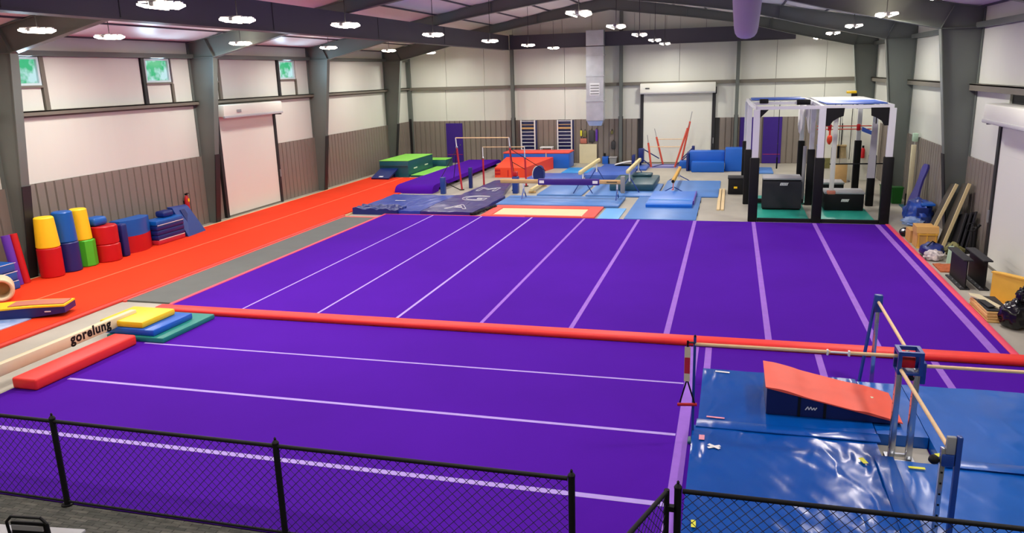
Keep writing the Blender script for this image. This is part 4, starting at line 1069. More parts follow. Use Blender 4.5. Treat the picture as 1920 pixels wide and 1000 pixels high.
beam('cream balance beam pointing away, left of the pair', 'y', 16.5, 21.3, 6.28, 1.02, 'beam_suede', (17.2, 20.6))
beam('cream balance beam pointing away, right of the pair', 'y', 16.9, 21.35, 8.12, 1.02, 'beam_suede', (17.6, 20.8))
b4, R4 = beam('ochre balance beam above the folded bright blue mat', 'y', 17.75, 22.2, 9.84, 0.55, 'ochre', (18.1, 21.7))
MB().cyl((9.84, 17.73, 0.47), (9.84, 17.749, 0.47), 0.06, n=14).build('end_cap', 'black', b4)
MB().tube([(9.84, 17.95, 0.39), (9.84, 17.8, 0.15), (9.80, 17.72, 0.13), (9.88, 17.70, 0.14)], 0.015, 8).build('strap_hook', 'salmon', b4)
fbm = thing('floor_beam', 'short tan floor beam lying beside the grey blue mat', 'balance beam', (4.1, 18.6, G))
rbox('beam_body', 'beam_suede', fbm, 3.98, 4.12, 17.4, 19.8, 0.04, 0.17, b=0.03)
for y in (17.6, 19.6): rbox('foot', 'tan', fbm, 3.9, 4.2, y-0.06, y+0.06, G, 0.038, b=0.01)
for x, lab in ((11.62, 'pale wooden plank on the concrete, left of the pair'), (11.76, 'pale wooden plank on the concrete, right of the pair')):
    rbox('plank', 'wood_pale', None, x, x+0.11, 14.1, 19.1, G, G+0.05, b=0.006, seg=1, label=lab, cat='plank', group='planks beside the slate blue mat')
sp = thing('black_box', 'black box with a yellow label beside the training rig', 'storage box', (12.3, 18.2, G))
rbox('body', 'black', sp, 11.98, 12.60, 17.85, 18.6, G, 0.56, b=0.02)
rbox('lid', 'rubber', sp, 11.96, 12.62, 17.83, 18.62, 0.562, 0.62, b=0.015)
box('label_plate', 'yellow', sp, 12.20, 12.33, 17.842, 17.849, 0.19, 0.27)

# ------------------------------------------------------------------ back right: blue blocks, far bars
def bblock(label, m, *a, b=0.035): return rbox('foam_block', m, None, *a, b=b, label=label, cat='foam block', group='blue blocks in front of the far roll-up door')
bblock('low bright blue foam block at the front of the far blue blocks', 'blue_block', 10.22, 11.76, 24.8, 25.35, G, 0.45)
bblock('long blue foam block behind the low one', 'blue_block', 10.08, 11.76, 25.4, 26.2, G, 0.90)
bblock('tallest blue foam block, beside the rig', 'blue_block', 11.78, 12.85, 25.2, 26.2, G, 1.04)
bblock('navy foam slab at the left end of the far blue blocks', 'navy', 9.95, 10.07, 25.2, 26.2, G, 0.84)
bblock('small blue foam block left of the far blue blocks', 'blue_block', 9.55, 9.93, 26.3, 27.0, G, 0.32)
fmat('light blue mat on the floor behind the rig', 'blue_slate', 13.0, 14.0, 24.3, 26.4, G, 0.02)
pb = thing('far_bars', 'bars with leaning red-orange posts in front of the far roll-up door', 'uneven bars', (9, 27, G))
def lean(b, t, zr, zt):
    B0 = Vector(b); T0 = Vector(t); d = (T0-B0); 
    def at(z): return tuple(B0+d*((z-B0.z)/(T0.z-B0.z)))
    MB().cyl(b, at(zr), 0.05, n=10).build('upright', 'coral_bar', pb); MB().cyl(at(zr), at(zt), 0.016, n=8).build('rod', 'grey', pb)
lean((8.12, 26.6, G), (7.90, 26.6, 1.62), 1.22, 1.62); lean((8.62, 27.8, G), (8.15, 27.8, 1.85), 1.42, 1.85)
lean((9.30, 26.6, G), (9.98, 26.6, 2.2), 1.95, 2.2); lean((9.52, 27.8, G), (10.05, 27.8, 2.7), 2.2, 2.7)
MB().cyl((8.0, 26.6, 1.02), (9.6, 26.6, 1.02), 0.02, n=8).build('front_bar', 'barwood', pb)
MB().cyl((8.25, 27.8, 1.30), (9.85, 27.8, 1.30), 0.02, n=8).build('back_bar', 'barwood', pb)
for a, b in (((8.12, 26.6, G+0.03), (9.30, 26.6, G+0.03)), ((8.62, 27.8, G+0.03), (9.52, 27.8, G+0.03)), ((8.12, 26.6, G+0.03), (8.62, 27.8, G+0.03)), ((9.30, 26.6, G+0.03), (9.52, 27.8, G+0.03))):
    MB().obox(a, b, 0.06, 0.05).build('base_rail', 'navy', pb)
for a, b in (((8.1, 26.6, 0.05), (7.45, 26.6, 0.55)), ((8.4, 27.8, 0.3), (7.6, 27.0, 0.9)), ((9.4, 26.6, 0.1), (10.1, 26.9, 0.7)), ((9.6, 27.8, 0.3), (10.2, 27.2, 0.95))):
    MB().cyl(a, b, 0.03, n=8).build('brace', 'navy', pb)
for a in ((7.16, 7.30, 26.2, 26.8, G, 0.62), (7.45, 7.72, 26.6, 27.0, 0.22, 0.92), (10.12, 10.26, 26.9, 27.2, 0.60, 1.02)): rbox('weight_pad', 'navy', pb, *a, b=0.02)
MB().cyl((7.55, 26.8, G), (7.55, 26.8, 0.25), 0.05, n=8).build('pad_leg', 'navy', pb)
MB().cyl((10.19, 27.05, G), (10.19, 27.05, 0.62), 0.03, n=8).build('pad_leg', 'navy', pb)
fmat('pale lilac mat under the far red-orange bars', 'lilac', 7.75, 9.5, 26.45, 28.0, G, -0.025, 0.008)

# ------------------------------------------------------------------ far wall furnishings
def wallbars(x0, label):
    r = thing('wall_bars', label, 'wall bars', (x0+0.4, YF-0.12, G), group='ladder-like wall bars')
    rbox('backing_mat', 'navy_side', r, x0-0.05, x0+0.92, YF-0.10, YF-0.055, G, 2.30, b=0.01)
    for x in (x0, x0+0.78): box('side_rail', 'white', r, x, x+0.06, YF-0.22, YF-0.11, G, 2.32)
    for k in range(12):
        z = 0.12+k*0.195
        MB().cyl((x0+0.06, YF-0.17, z), (x0+0.78, YF-0.17, z), 0.02, n=8).build('rung', 'tan' if k in (9, 10) else 'white_metal', r)
    box('wood_slat', 'tan', r, x0+0.06, x0+0.78, YF-0.19, YF-0.15, 1.84, 1.93)
wallbars(0.70, 'white wall bars on a navy backing, nearer the left far post')
wallbars(2.78, 'white wall bars on a navy backing, nearer the silver duct')
tbv = thing('side_table', 'small white table standing between the two wall bars', 'table', (2.25, 28.2, G))
rbox('table_top', 'white', tbv, 1.92, 2.62, 27.95, 28.4, 0.84, 0.90, b=0.01)
for x in (1.94, 2.56):
    for y in (27.97, 28.34): box('leg', 'white', tbv, x, x+0.04, y, y+0.04, G, 0.84)
box('shelf_front', 'red_bar', tbv, 2.0, 2.55, 28.3, 28.32, 0.35, 0.75)
rbox('white_board', 'cream', None, 4.02, 4.98, YF-0.22, YF-0.16, G, 1.0, b=0.006, seg=1, label='square cream board leaning on the far wall left of the duct', cat='board')
bn = thing('waste_bin', 'small blue bin at the far wall under the duct', 'bin', (5.5, 28.3, G)); rbox('body', 'blue', bn, 5.34, 5.66, 28.1, 28.45, G, 0.36, b=0.03); MB().cyl((5.45, 28.3, 0.36), (5.45, 28.3, 0.52), 0.06, n=10).build('spout', 'black', bn)
bn = thing('waste_bin', 'grey bin at the far wall beside the blue bin', 'bin', (5.92, 28.3, G)); MB().hexa([(5.76, 28.1, G), (6.08, 28.1, G), (6.08, 28.42, G), (5.76, 28.42, G)], [(5.72, 28.06, 0.30), (6.12, 28.06, 0.30), (6.12, 28.46, 0.30), (5.72, 28.46, 0.30)]).build('body', 'grey', bn); rbox('lid', 'grey_pad', bn, 5.70, 6.14, 28.04, 28.47, 0.302, 0.34, b=0.01)
hg = [(4.05, 4.17, 1.42, 1.80, 'yellow_tape', 'yellow pouch hanging on the far wall above the cream board'), (4.24, 4.40, 1.38, 1.78, 'olive', 'olive pouch hanging beside the yellow pouch'), (4.05, 4.42, 1.02, 1.36, 'brown_pad', 'brown bag hanging below the yellow and olive pouches'), (4.52, 4.84, 1.10, 1.80, 'pad_dark', 'dark jacket-like bag hanging left of the purple one'), (4.90, 5.02, 1.15, 1.85, 'violet', 'thin purple bag hanging below the duct'), (5.74, 5.86, 1.52, 1.78, 'olive', 'small olive pouch on the far wall right of the duct'), (5.76, 5.98, 0.72, 1.20, 'pad_dark', 'dark bag hanging above the grey bin')]
for x0, x1, z0, z1, m, lab in hg:
    r = thing('hanging_bag', lab, 'bag', ((x0+x1)/2, YF-0.1, z0))
    rbox('body', m, r, x0, x1, YF-0.16, YF-0.052, z0, z1-0.06, b=0.04, seg=2)
    MB().tube([((x0+x1)/2-0.03, YF-0.08, z1-0.07), ((x0+x1)/2, YF-0.06, z1+0.02), ((x0+x1)/2+0.03, YF-0.08, z1-0.07)], 0.008, 6).build('loop', 'black', r)

# ------------------------------------------------------------------ training rig
rg = thing('training_rig', 'tall white framed training rig with black padded posts and blue top beams', 'training rig', (14.7, 15.6, G))
RX = {0: (12.78, 14.72, 16.70), 1: (12.64, 14.78, 16.80), 2: (12.60, 14.72, 16.80)}
RY = (12.15, 15.6, 19.1); RT = 3.62
for j, y in enumerate(RY):
    for i, x in enumerate(RX[j]):
        w_ = 0.10 if j == 0 else 0.08
        po = rbox('post', 'white_metal', rg, x-w_, x+w_, y-0.05, y+0.05, G, RT-0.10, b=0.008, seg=1)
        ztop = (2.02 if j == 0 else 1.95) if i < 2 or j != 1 else 1.75
        if j == 0 and i == 2: ztop = 2.05
        rbox('post_pad', 'black', po, x-w_-0.045, x+w_+0.045, y-0.10, y+0.10, G, ztop, b=0.03)
    for a, b in zip(RX[j][:-1], RX[j][1:]):
        box('cross_beam', 'white_metal', rg, a, b, y-0.045, y+0.045, RT-0.10, RT)
    for i, x in enumerate(RX[j]):
        if j == 0:
            s_ = 1 if i < 2 else -1
            gp = [(x+0.10*s_, RT-0.08), (x+0.62*s_, RT-0.08), (x+0.60*s_, RT-0.32), (x+0.45*s_, RT-0.38), (x+0.30*s_, RT-0.48), (x+0.22*s_, RT-0.62), (x+0.10*s_, RT-0.62)]
            if i != 0: MB().prism(gp, 'xz', y-0.055, y-0.046).build('gusset_plate', 'black', rg)
            else: MB().prism([(x+0.1, RT-0.1), (x+0.35, RT-0.1), (x+0.1, RT-0.35)], 'xz', y-0.055, y-0.046).build('gusset_plate', 'black', rg)
for i in range(3):
    for j in range(2):
        a = RX[j][i]; b = RX[j+1][i]
        MB().obox((a, RY[j]+0.05, RT-0.05), (b, RY[j+1]-0.05, RT-0.05), 0.09, 0.10).build('side_beam', 'white_metal', rg)
for x0, x1 in ((12.93, 14.58), (14.87, 16.55)): rbox('kick_rail', 'black', rg, x0, x1, 12.10, 12.20, G, 0.07, b=0.01)
for x0, x1 in ((12.80, 14.60), (14.92, 16.62)): rbox('kick_rail', 'black', rg, x0, x1, 15.52, 15.66, 0.02, 0.16, b=0.01)
rbox('swivel_block', 'black', rg, 12.95, 13.25, 15.5, 15.7, RT-0.05, RT+0.10, b=0.02)
rbox('swivel_block', 'black', rg, 14.2, 14.65, 15.5, 15.7, RT-0.12, RT+0.06, b=0.02)
rbox('winch_cover', 'yellow', rg, 16.25, 16.6, 18.95, 19.2, RT+0.125, RT+0.22, b=0.02)
rbox('winch', 'black', rg, 16.42, 16.62, 18.9, 19.1, RT+0.0, RT+0.12, b=0.02)
rbox('top_panel', 'blue_mid', rg, 12.72, 14.60, 17.3, 19.0, RT+0.002, RT+0.04, b=0.01)
rbox('top_panel', 'blue_mid', rg, 14.86, 16.62, 12.6, 15.0, RT+0.002, RT+0.04, b=0.01)
rbox('top_panel', 'white', rg, 14.86, 16.62, 15.3, 18.2, RT+0.002, RT+0.04, b=0.01)
# floor mats of the rig
for x0, x1, m, lab in ((12.93, 14.55, 'teal_mat', 'teal mat in the left bay of the rig'), (14.88, 16.52, 'teal_mat', 'teal mat in the right bay of the rig')):
    fmat(lab, m, x0, x1, 12.24, 15.45, G, -0.005, 0.01, group='teal mats inside the rig')
fmat('teal mat behind the black boxes in the rig', 'teal_mat', 12.95, 16.5, 15.72, 17.4, G, 0.0, 0.01, group='teal mats inside the rig')
def logo(par, x, y, z, wd):
    lg = MB(); h = wd*0.36
    for k in range(5):
        x0 = x+k*wd/5
        lg.prism([(x0, z), (x0+wd*0.15, z), (x0+wd*0.15+h*0.25, z+h), (x0+h*0.25, z+h)], 'xz', y-0.004, y-0.001)
    lg.prism([(x+h*0.22, z+h*0.82), (x+wd+h*0.22, z+h*0.82), (x+wd+h*0.3, z+h*1.05), (x+h*0.27, z+h*1.05)], 'xz', y-0.005, y-0.0042)
    lg.build('logo', 'white', par)
vb = thing('vault_box', 'tall black cloth covered vault box with white logo in the left rig bay', 'vault box', (13.8, 14.6, 0))
MB().slab(13.16, 14.40, 14.25, 15.25, 0.0, 2, 2, lambda x, y: 1.03).build('body', 'black', vb)
rbox('top_pad', 'grey_pad', vb, 13.14, 14.42, 14.23, 15.27, 1.032, 1.10, b=0.02)
mb = MB(); N1 = 22; vs_ = []; fs_ = []
for j in range(9):
    z = 0.06+0.92*j/8
    for i in range(N1+1):
        x = 13.13+1.30*i/N1
        yy = 14.235-0.05*abs(math.sin(4*(x-13.1)+3*z))*(1-j/8)-0.04*(1-j/8)-0.015*(j % 2)
        vs_.append((x, yy, z))
for j in range(8):
    for i in range(N1): fs_.append((j*(N1+1)+i, j*(N1+1)+i+1, (j+1)*(N1+1)+i+1, (j+1)*(N1+1)+i))
K = len(vs_); vs_ += [(v[0], 14.249, v[2]) for v in vs_]; fs_ += [tuple(i+K for i in f[::-1]) for f in fs_]
ring = list(range(N1+1))+[j*(N1+1)+N1 for j in range(1, 9)]+[8*(N1+1)+i for i in range(N1-1, -1, -1)]+[j*(N1+1) for j in range(7, 0, -1)]
fs_ += [(ring[(i+1) % len(ring)], ring[i], ring[i]+K, ring[(i+1) % len(ring)]+K) for i in range(len(ring))]
mb.add(vs_, fs_).build('draped_cover', 'black_cloth', vb)
logo(vb, 13.70, 14.205, 0.84, 0.26)
vb2 = thing('vault_box', 'low black vault box with grey top and white logo in the right rig bay', 'vault box', (15.8, 14.6, 0))
rbox('body', 'black', vb2, 15.18, 16.42, 14.25, 15.2, 0.0, 0.56, b=0.02); rbox('top_pad', 'grey_pad', vb2, 15.16, 16.44, 14.23, 15.22, 0.562, 0.63, b=0.02)
logo(vb2, 15.70, 14.245, 0.30, 0.24)
vb3 = thing('vault_box', 'black vault box at the back of the right rig bay', 'vault box', (15.6, 17.9, 0))
rbox('body', 'black', vb3, 14.95, 16.2, 17.6, 18.5, G, 0.42, b=0.02); rbox('top_pad', 'grey_pad', vb3, 14.93, 16.22, 17.58, 18.52, 0.422, 0.50, b=0.02)
# things hung in the rig
pu = thing('pull_up_bar', 'double red pull-up bar across the right rig bay', 'bar', (15.7, 15.4, 2.6))
for z in (2.65, 2.76): MB().cyl((14.90, 15.44, z), (16.66, 15.44, z), 0.018, n=8).build('bar', 'coral_bar', pu)
for x in (15.32, 16.25): rbox('clamp', 'red', pu, x-0.06, x+0.06, 15.40, 15.48, 2.60, 2.82, b=0.02)
gr_ = thing('hand_grip', 'orange-red moulded grip hanging from the pull-up bar', 'grip', (15.33, 15.44, 2.2))
MB().blob((15.33, 15.36, 2.30), 0.09, 0.05, 0.16, 0.1, 2, 3, flat=False).build('grip', 'orange_block', gr_); MB().cyl((15.33, 15.39, 2.42), (15.33, 15.40, 2.63), 0.035, n=8).build('stem', 'orange_block', gr_)
sg = thing('sling', 'blue cloth sling hung at the right end of the pull-up bar', 'sling', (16.5, 15.4, 2.5))
MB().hexa([(16.35, 15.36, 2.58), (16.75, 15.36, 2.42), (16.75, 15.39, 2.42), (16.35, 15.39, 2.58)], [(16.35, 15.36, 2.74), (16.75, 15.36, 2.55), (16.75, 15.39, 2.55), (16.35, 15.39, 2.74)]).build('cloth', 'blue_mid', sg)
for k, (x, y, zb_, lab) in enumerate(((15.55, 16.2, 1.5, 'thin dark rope hanging in the rig, nearest the cream pole'), (15.75, 16.2, 1.55, 'thin dark rope hanging in the rig, next to the black handle'), (16.15, 16.4, 1.5, 'thin dark rope hanging in the rig, nearest the right black post'), (13.75, 17.6, 1.0, 'dark cable hanging in the left rig bay'))):
    r = thing('climbing_rope', lab, 'rope', (x, y, zb_))
    MB().cyl((x, y, zb_), (x, y, RT-0.12), 0.012, n=6).build('cord', 'black', r)
    if k != 2: MB().cyl((x, y, zb_+0.02), (x, y, zb_+0.45), 0.04 if k < 2 else 0.03, n=8).build('handle', 'black', r)
    MB().obox((x-0.08, RY[1], RT-0.05), (x, y, RT-0.08), 0.03, 0.03).build('hook', 'grey', r)
pl = thing('padded_pole', 'cream square pole with brown foot hanging in the right rig bay', 'pole', (15.30, 13.6, 0.63))
rbox('pole', 'door_white', pl, 15.22, 15.36, 13.52, 13.64, 0.78, RT-0.12, b=0.015); rbox('foot', 'brown_pad', pl, 15.16, 15.42, 13.46, 13.70, 0.66, 0.779, b=0.03); box('hanger', 'white_metal', pl, 14.72, 15.30, 13.55, 13.61, RT-0.118, RT-0.06)
br_ = thing('barbell', 'thin dark bar resting across the right rig bay at chest height', 'bar', (16.0, 13.9, 1.66))
MB().cyl((15.2, 13.70, 1.64), (16.86, 13.9, 1.64), 0.022, n=8).build('shaft', 'black', br_)
for x, y in ((15.5, 13.73), (16.75, 13.9)): MB().cyl((x, y, 1.66), (x, y, RT-0.1), 0.006, n=6).build('cord', 'black', br_)
pnl = thing('tall_panel', 'tall grey panel hanging at the right side of the rig', 'panel', (16.4, 13.2, 1.25))
MB().hexa([(16.28, 13.2, 1.25), (16.52, 13.2, 1.25), (16.52, 13.25, 1.25), (16.28, 13.25, 1.25)], [(16.34, 13.2, 3.02), (16.50, 13.2, 2.95), (16.50, 13.25, 2.95), (16.34, 13.25, 3.02)]).build('board', 'grey_pad', pnl)
box('hook', 'black', pnl, 16.42, 16.45, 13.21, 13.24, 2.96, RT-0.10)
ds = thing('dust_sheet', 'translucent white sheet draped inside the top of the rig', 'sheet', (14.6, 17, 2.4))
mb = MB(); N1 = 16; vs_ = []; fs_ = []
for j in range(7):
    for i in range(N1+1):
        x = 14.35+0.75*i/N1; z = 3.50-1.1*j/6*(0.7+0.3*math.sin(i*0.9))
        vs_.append((x, 16.6+0.05*math.sin(i*1.3), z))
for j in range(6):
    for i in range(N1): fs_.append((j*(N1+1)+i, j*(N1+1)+i+1, (j+1)*(N1+1)+i+1, (j+1)*(N1+1)+i))
K = len(vs_); vs_ += [(v[0], v[1]+0.006, v[2]) for v in vs_]; fs_ += [tuple(i+K for i in f[::-1]) for f in fs_]
ring = list(range(N1+1))+[j*(N1+1)+N1 for j in range(1, 7)]+[6*(N1+1)+i for i in range(N1-1, -1, -1)]+[j*(N1+1) for j in range(5, 0, -1)]
fs_ += [(ring[(i+1) % len(ring)], ring[i], ring[i]+K, ring[(i+1) % len(ring)]+K) for i in range(len(ring))]
mb.add(vs_, fs_).build('cloth', 'white', ds); MB().cyl((14.3, 16.61, 3.51), (15.12, 16.61, 3.51), 0.02, n=8).build('rail', 'white_metal', ds)
for x0, x1, z0, z1, lab in ((14.52, 14.64, 0.4, 2.05, 'tall grey panel strip leaning by the middle rig post'), (14.95, 15.10, 0.4, 2.1, 'grey panel strip right of the middle rig post')):
    rbox('panel_strip', 'grey_pad', None, x0, x1, 15.72, 15.76, 0.005, z1, b=0.01, label=lab, cat='panel', group='grey strips by the rig posts')

# white partition behind the rig and the things on it
PY = 22.0
wp0 = thing('white_partition', 'tall white partition board standing behind the right bay of the rig', 'partition', (16.9, PY, G))
for x0, x1 in ((15.92, 16.98), (16.985, 18.02)): rbox('board', 'door_white', wp0, x0, x1, PY, PY+0.05, G+0.06, 3.0, b=0.008, seg=1)
for x in (16.05, 16.95, 17.85): rbox('foot', 'grey', wp0, x-0.04, x+0.04, PY-0.25, PY+0.3, G, G+0.055, b=0.01)
fe = thing('fire_extinguisher', 'red fire extinguisher on the white partition, seen through the rig', 'fire extinguisher', (17.42, PY-0.1, 0.95))
MB().lathe([(0.05, 0), (0.085, 0.02), (0.085, 0.36), (0.04, 0.44)], (17.42, PY-0.10, 0.95), 14).build('cylinder', 'red', fe); MB().box(17.38, 17.46, PY-0.13, PY-0.07, 1.39, 1.48).build('valve', 'black', fe); MB().box(17.37, 17.47, PY-0.012, PY-0.001, 1.05, 1.25).build('wall_bracket', 'black', fe)
mp_ = thing('broom', 'broom with tan bristles hanging upside down on the white partition', 'broom', (16.55, PY-0.08, 0.85))
mb = MB()
for k in range(16): mb.obox((16.36+k*0.024, PY-0.08, 1.46), (16.30+k*0.032, PY-0.08+0.02*math.sin(k), 0.95), 0.02, 0.02, (0, 1, 0))
mb.build('bristles', 'mop', mp_, kind='stuff'); MB().cyl((16.55, PY-0.06, 1.46), (16.55, PY-0.04, 2.42), 0.022, n=8).build('handle', 'black', mp_); rbox('head', 'mop', mp_, 16.33, 16.77, PY-0.14, PY-0.02, 1.44, 1.52, b=0.02)
rbox('notice', 'olive', None, 15.95, 16.16, PY-0.02, PY-0.001, 0.50, 0.95, b=0.005, seg=1, label='olive yellow notice on the white partition behind the rig', cat='notice')
rbox('carton', 'tan', None, 16.36, 16.82, PY-0.42, PY-0.27, G, 0.72, b=0.01, label='tan carton on the floor in front of the white partition', cat='carton')

# ------------------------------------------------------------------ clutter along the right wall
for x, y, lab in ((17.52, 16.75, 'tall green bin by the right wall, half behind the other'), (17.80, 16.3, 'green bin nearest the white post at the right wall')):
    r = thing('waste_bin', lab, 'bin', (x, y, G), group='green bins at the right wall')
    MB().hexa([(x-0.15, y-0.15, G), (x+0.15, y-0.15, G), (x+0.15, y+0.15, G), (x-0.15, y+0.15, G)], [(x-0.18, y-0.18, 0.50), (x+0.18, y-0.18, 0.50), (x+0.18, y+0.18, 0.50), (x-0.18, y+0.18, 0.50)]).build('body', 'green_bin', r)
    rbox('rim', 'green_bin', r, x-0.20, x+0.20, y-0.20, y+0.20, 0.502, 0.54, b=0.01)
wp = thing('leaning_post', 'tall pale post standing against the right wall with a mint box on top', 'post', (18.05, 15.5, G))
rbox('post', 'cream', wp, 17.98, 18.12, 15.42, 15.55, G, 2.10, b=0.01); rbox('junction_box', 'mint', wp, 18.02, 18.18, 15.55, 15.75, 2.2, 2.48, b=0.02); rbox('base', 'teal', wp, 17.80, 18.15, 15.2, 15.8, G, 0.0, b=0.02)
MB().cyl((18.1, 15.65, 2.2), (18.02, 15.6, 0.2), 0.012, n=6).build('cable', 'white', wp)
MB().cyl((17.9, 15.3, 0.0), (17.9, 15.3, 0.45), 0.025, n=8).build('stub', 'black', wp)
# purple waisted pad leaning on the wall
pd = thing('leaning_pad', 'waisted purple pad leaning upright against the right wall', 'pad', (17.9, 13.7, G))
prof = [(0.0, 0.20), (0.15, 0.24), (0.35, 0.22), (0.55, 0.14), (0.72, 0.12), (0.86, 0.15), (0.95, 0.14), (1.0, 0.09)]
vs_ = []; fs_ = []; b0 = Vector((17.66, 13.6, G)); t0 = Vector((18.16, 13.9, 1.62)); sdd = Vector((0.35, -0.94, 0)).normalized(); nn = (t0-b0).cross(sdd).normalized()
for t, hw in prof:
    p = b0+(t0-b0)*t
    for s, d in ((-1, -1), (1, -1), (1, 1), (-1, 1)): vs_.append(p+sdd*hw*s+nn*0.035*d)
for k in range(len(prof)-1):
    for j in range(4): fs_.append((k*4+j, k*4+(j+1) % 4, k*4+4+(j+1) % 4, k*4+4+j))
L = (len(prof)-1)*4; fs_ += [(3, 2, 1, 0), (L, L+1, L+2, L+3)]
MB().add(vs_, fs_).build('cover', 'indigo', pd)
bt = thing('tarp_bundle', 'crumpled shiny blue tarp bundle on the floor below the purple pad', 'tarp', (17.75, 12.7, G))
MB().blob((17.78, 12.75, 0.20), 0.42, 0.62, 0.48, 0.13, 2.4, 4, 34, 22).build('bundle', 'crumple', bt)
rbox('folded_layer', 'blue', bt, 17.75, 18.15, 12.2, 12.7, 0.52, 0.60, b=0.03)
MB().blob((17.55, 12.25, 0.03), 0.30, 0.40, 0.16, 0.14, 3, 8, 24, 14).build('loose_corner', 'clearblue', bt)
rbox('printed_panel', 'navy', bt, 17.62, 17.95, 12.15, 12.17, 0.22, 0.48, b=0.005)
def leanboard(name, lab, x0, y0, x1, z1, wd, th, mface, medge):
    # plank standing on edge, leaning to the right wall
    r = thing(name, lab, 'panel', (x0, y0, G), group='boards leaning on the right wall')
    b = Vector((x0, y0, G)); t = Vector((x1, y0+0.3, z1)); u = (t-b).normalized(); v = Vector((0, 1, 0)); nn = u.cross(v).normalized()
    v = nn.cross(u)
    def q(a, c, d): return b+u*a+v*c+nn*d
    Ln = (t-b).length
    MB().hexa([q(0, 0, 0), q(Ln, 0, 0), q(Ln, wd, 0), q(0, wd, 0)], [q(0, 0, th), q(Ln, 0, th), q(Ln, wd, th), q(0, wd, th)]).build('face_board', mface, r)
    MB().hexa([q(0, -0.045, -0.004), q(Ln, -0.045, -0.004), q(Ln, -0.001, -0.004), q(0, -0.001, -0.004)], [q(0, -0.045, th+0.004), q(Ln, -0.045, th+0.004), q(Ln, -0.001, th+0.004), q(0, -0.001, th+0.004)]).build('edge_strip', medge, r)
    return r
leanboard('leaning_board', 'dark board with wooden edge leaning behind the cartons', 17.22, 8.88, 17.92, 1.62, 0.40, 0.07, 'greyboard', 'beam_suede')
leanboard('leaning_board', 'dark board with wooden edge leaning nearest the black panels', 17.52, 8.42, 18.10, 1.70, 0.45, 0.07, 'greyboard', 'beam_suede')
for k in range(3):
    leanboard('leaning_board', ['black panel leaning on the right wall, closest to the wooden edged board', 'black panel leaning on the right wall, middle of three', 'black panel leaning on the right wall, outermost of three'][k], 17.70+0.09*k, 7.98-0.10*k, 17.98+0.08*k, 1.0+0.04*k, 0.5, 0.03, 'black', 'rubber')
cr = thing('carton', 'open yellow-brown carton with lattice front below the leaning boards', 'carton', (17.15, 9.0, G))
rbox('box', 'cardboard', cr, 16.95, 17.46, 8.72, 9.25, G, 0.36, b=0.008, seg=1)
for x in (16.98, 17.18, 17.40): box('lattice_slat', 'gold', cr, x, x+0.03, 8.70, 8.719, G, 0.36)
for z in (G, 0.31): box('lattice_rail', 'gold', cr, 16.95, 17.46, 8.685, 8.699, z, z+0.04)
MB().hexa([(16.93, 8.7, 0.362), (17.48, 8.7, 0.362), (17.50, 9.25, 0.362), (16.93, 9.25, 0.362)], [(16.93, 8.78, 0.52), (17.48, 8.78, 0.52), (17.52, 9.25, 0.54), (16.93, 9.25, 0.54)]).build('flap_tray', 'cardboard', cr)
rbox('carton', 'cardboard', None, 16.92, 17.12, 9.4, 10.0, G, 0.30, b=0.008, seg=1, label='small carton against the red edge behind the lattice carton', cat='carton')
bo = thing('kettle_ball', 'black ball shaped weight beside the carton on the red edge', 'weight', (16.98, 10.35, G))
MB().blob((16.98, 10.35, 0.07), 0.16, 0.16, 0.13, 0.03, 2, 5, 18, 12, flat=False).build('ball', 'black_gloss', bo); MB().cyl((16.90, 10.22, 0.14), (16.89, 10.2, 0.16), 0.04, n=10).build('valve', 'chrome', bo)
bg = thing('duffel_bag', 'blue and patterned duffel bag lying beside the red edge', 'bag', (17.15, 7.75, G))
MB().blob((17.12, 7.75, 0.10), 0.28, 0.42, 0.20, 0.12, 2, 3, 24, 14).build('body', 'navy', bg); MB().blob((17.08, 7.35, 0.06), 0.22, 0.20, 0.15, 0.2, 3, 9, 20, 12).build('patterned_pocket', 'patch', bg)
MB().tube([(16.95, 7.6, 0.24), (17.1, 7.7, 0.36), (17.25, 7.9, 0.25)], 0.015, 6).build('strap', 'black', bg)
gbg = thing('olive_bag', 'olive green bag lying in front of the black panels', 'bag', (17.65, 7.75, G)); MB().blob((17.62, 7.7, 0.12), 0.20, 0.28, 0.20, 0.25, 2.5, 6, 20, 12).build('body', 'olive', gbg); MB().tube([(17.5, 7.6, 0.24), (17.6, 7.7, 0.33), (17.72, 7.8, 0.24)], 0.012, 6).build('handle', 'black', gbg)
for x0, lab, m in ((17.30, 'mint painted offcut board standing by the duffel bag', 'mint'),):
    MB().hexa([(x0, 7.0, G), (x0+0.10, 7.0, G), (x0+0.10, 7.06, G), (x0, 7.06, G)], [(x0+0.06, 7.12, 0.36), (x0+0.16, 7.12, 0.36), (x0+0.16, 7.18, 0.36), (x0+0.06, 7.18, 0.36)]).build('offcut_board', m, None, label=lab, cat='board')
MB().slab(16.95, 17.42, 6.05, 6.85, G, 16, 20, lambda x, y: -0.02+0.02*noise.noise(Vector((x*7, y*6, 0)))).build('floor_cloth', 'rust_cloth', None, label='rust brown shaggy cloth on the concrete in front of the black steel beams', cat='cloth')
sc = thing('folding_scooter', 'black folded frame with a looped cable standing by the right wall', 'scooter', (18.0, 7.45, G))
MB().tube([(17.98, 7.45, 0.02), (17.98, 7.45, 0.75), (18.08, 7.47, 0.86)], 0.035, 10).build('stem', 'black', sc)
rbox('battery_case', 'black', sc, 17.92, 18.06, 7.52, 7.62, 0.15, 0.78, b=0.02)
lp_ = [(17.98+0.12*math.cos(a)-0.1, 7.42, 0.80+0.10*math.sin(a)) for a in [i*2*math.pi/16 for i in range(17)]]
MB().tube(lp_, 0.012, 6).build('cable_loop', 'black', sc)
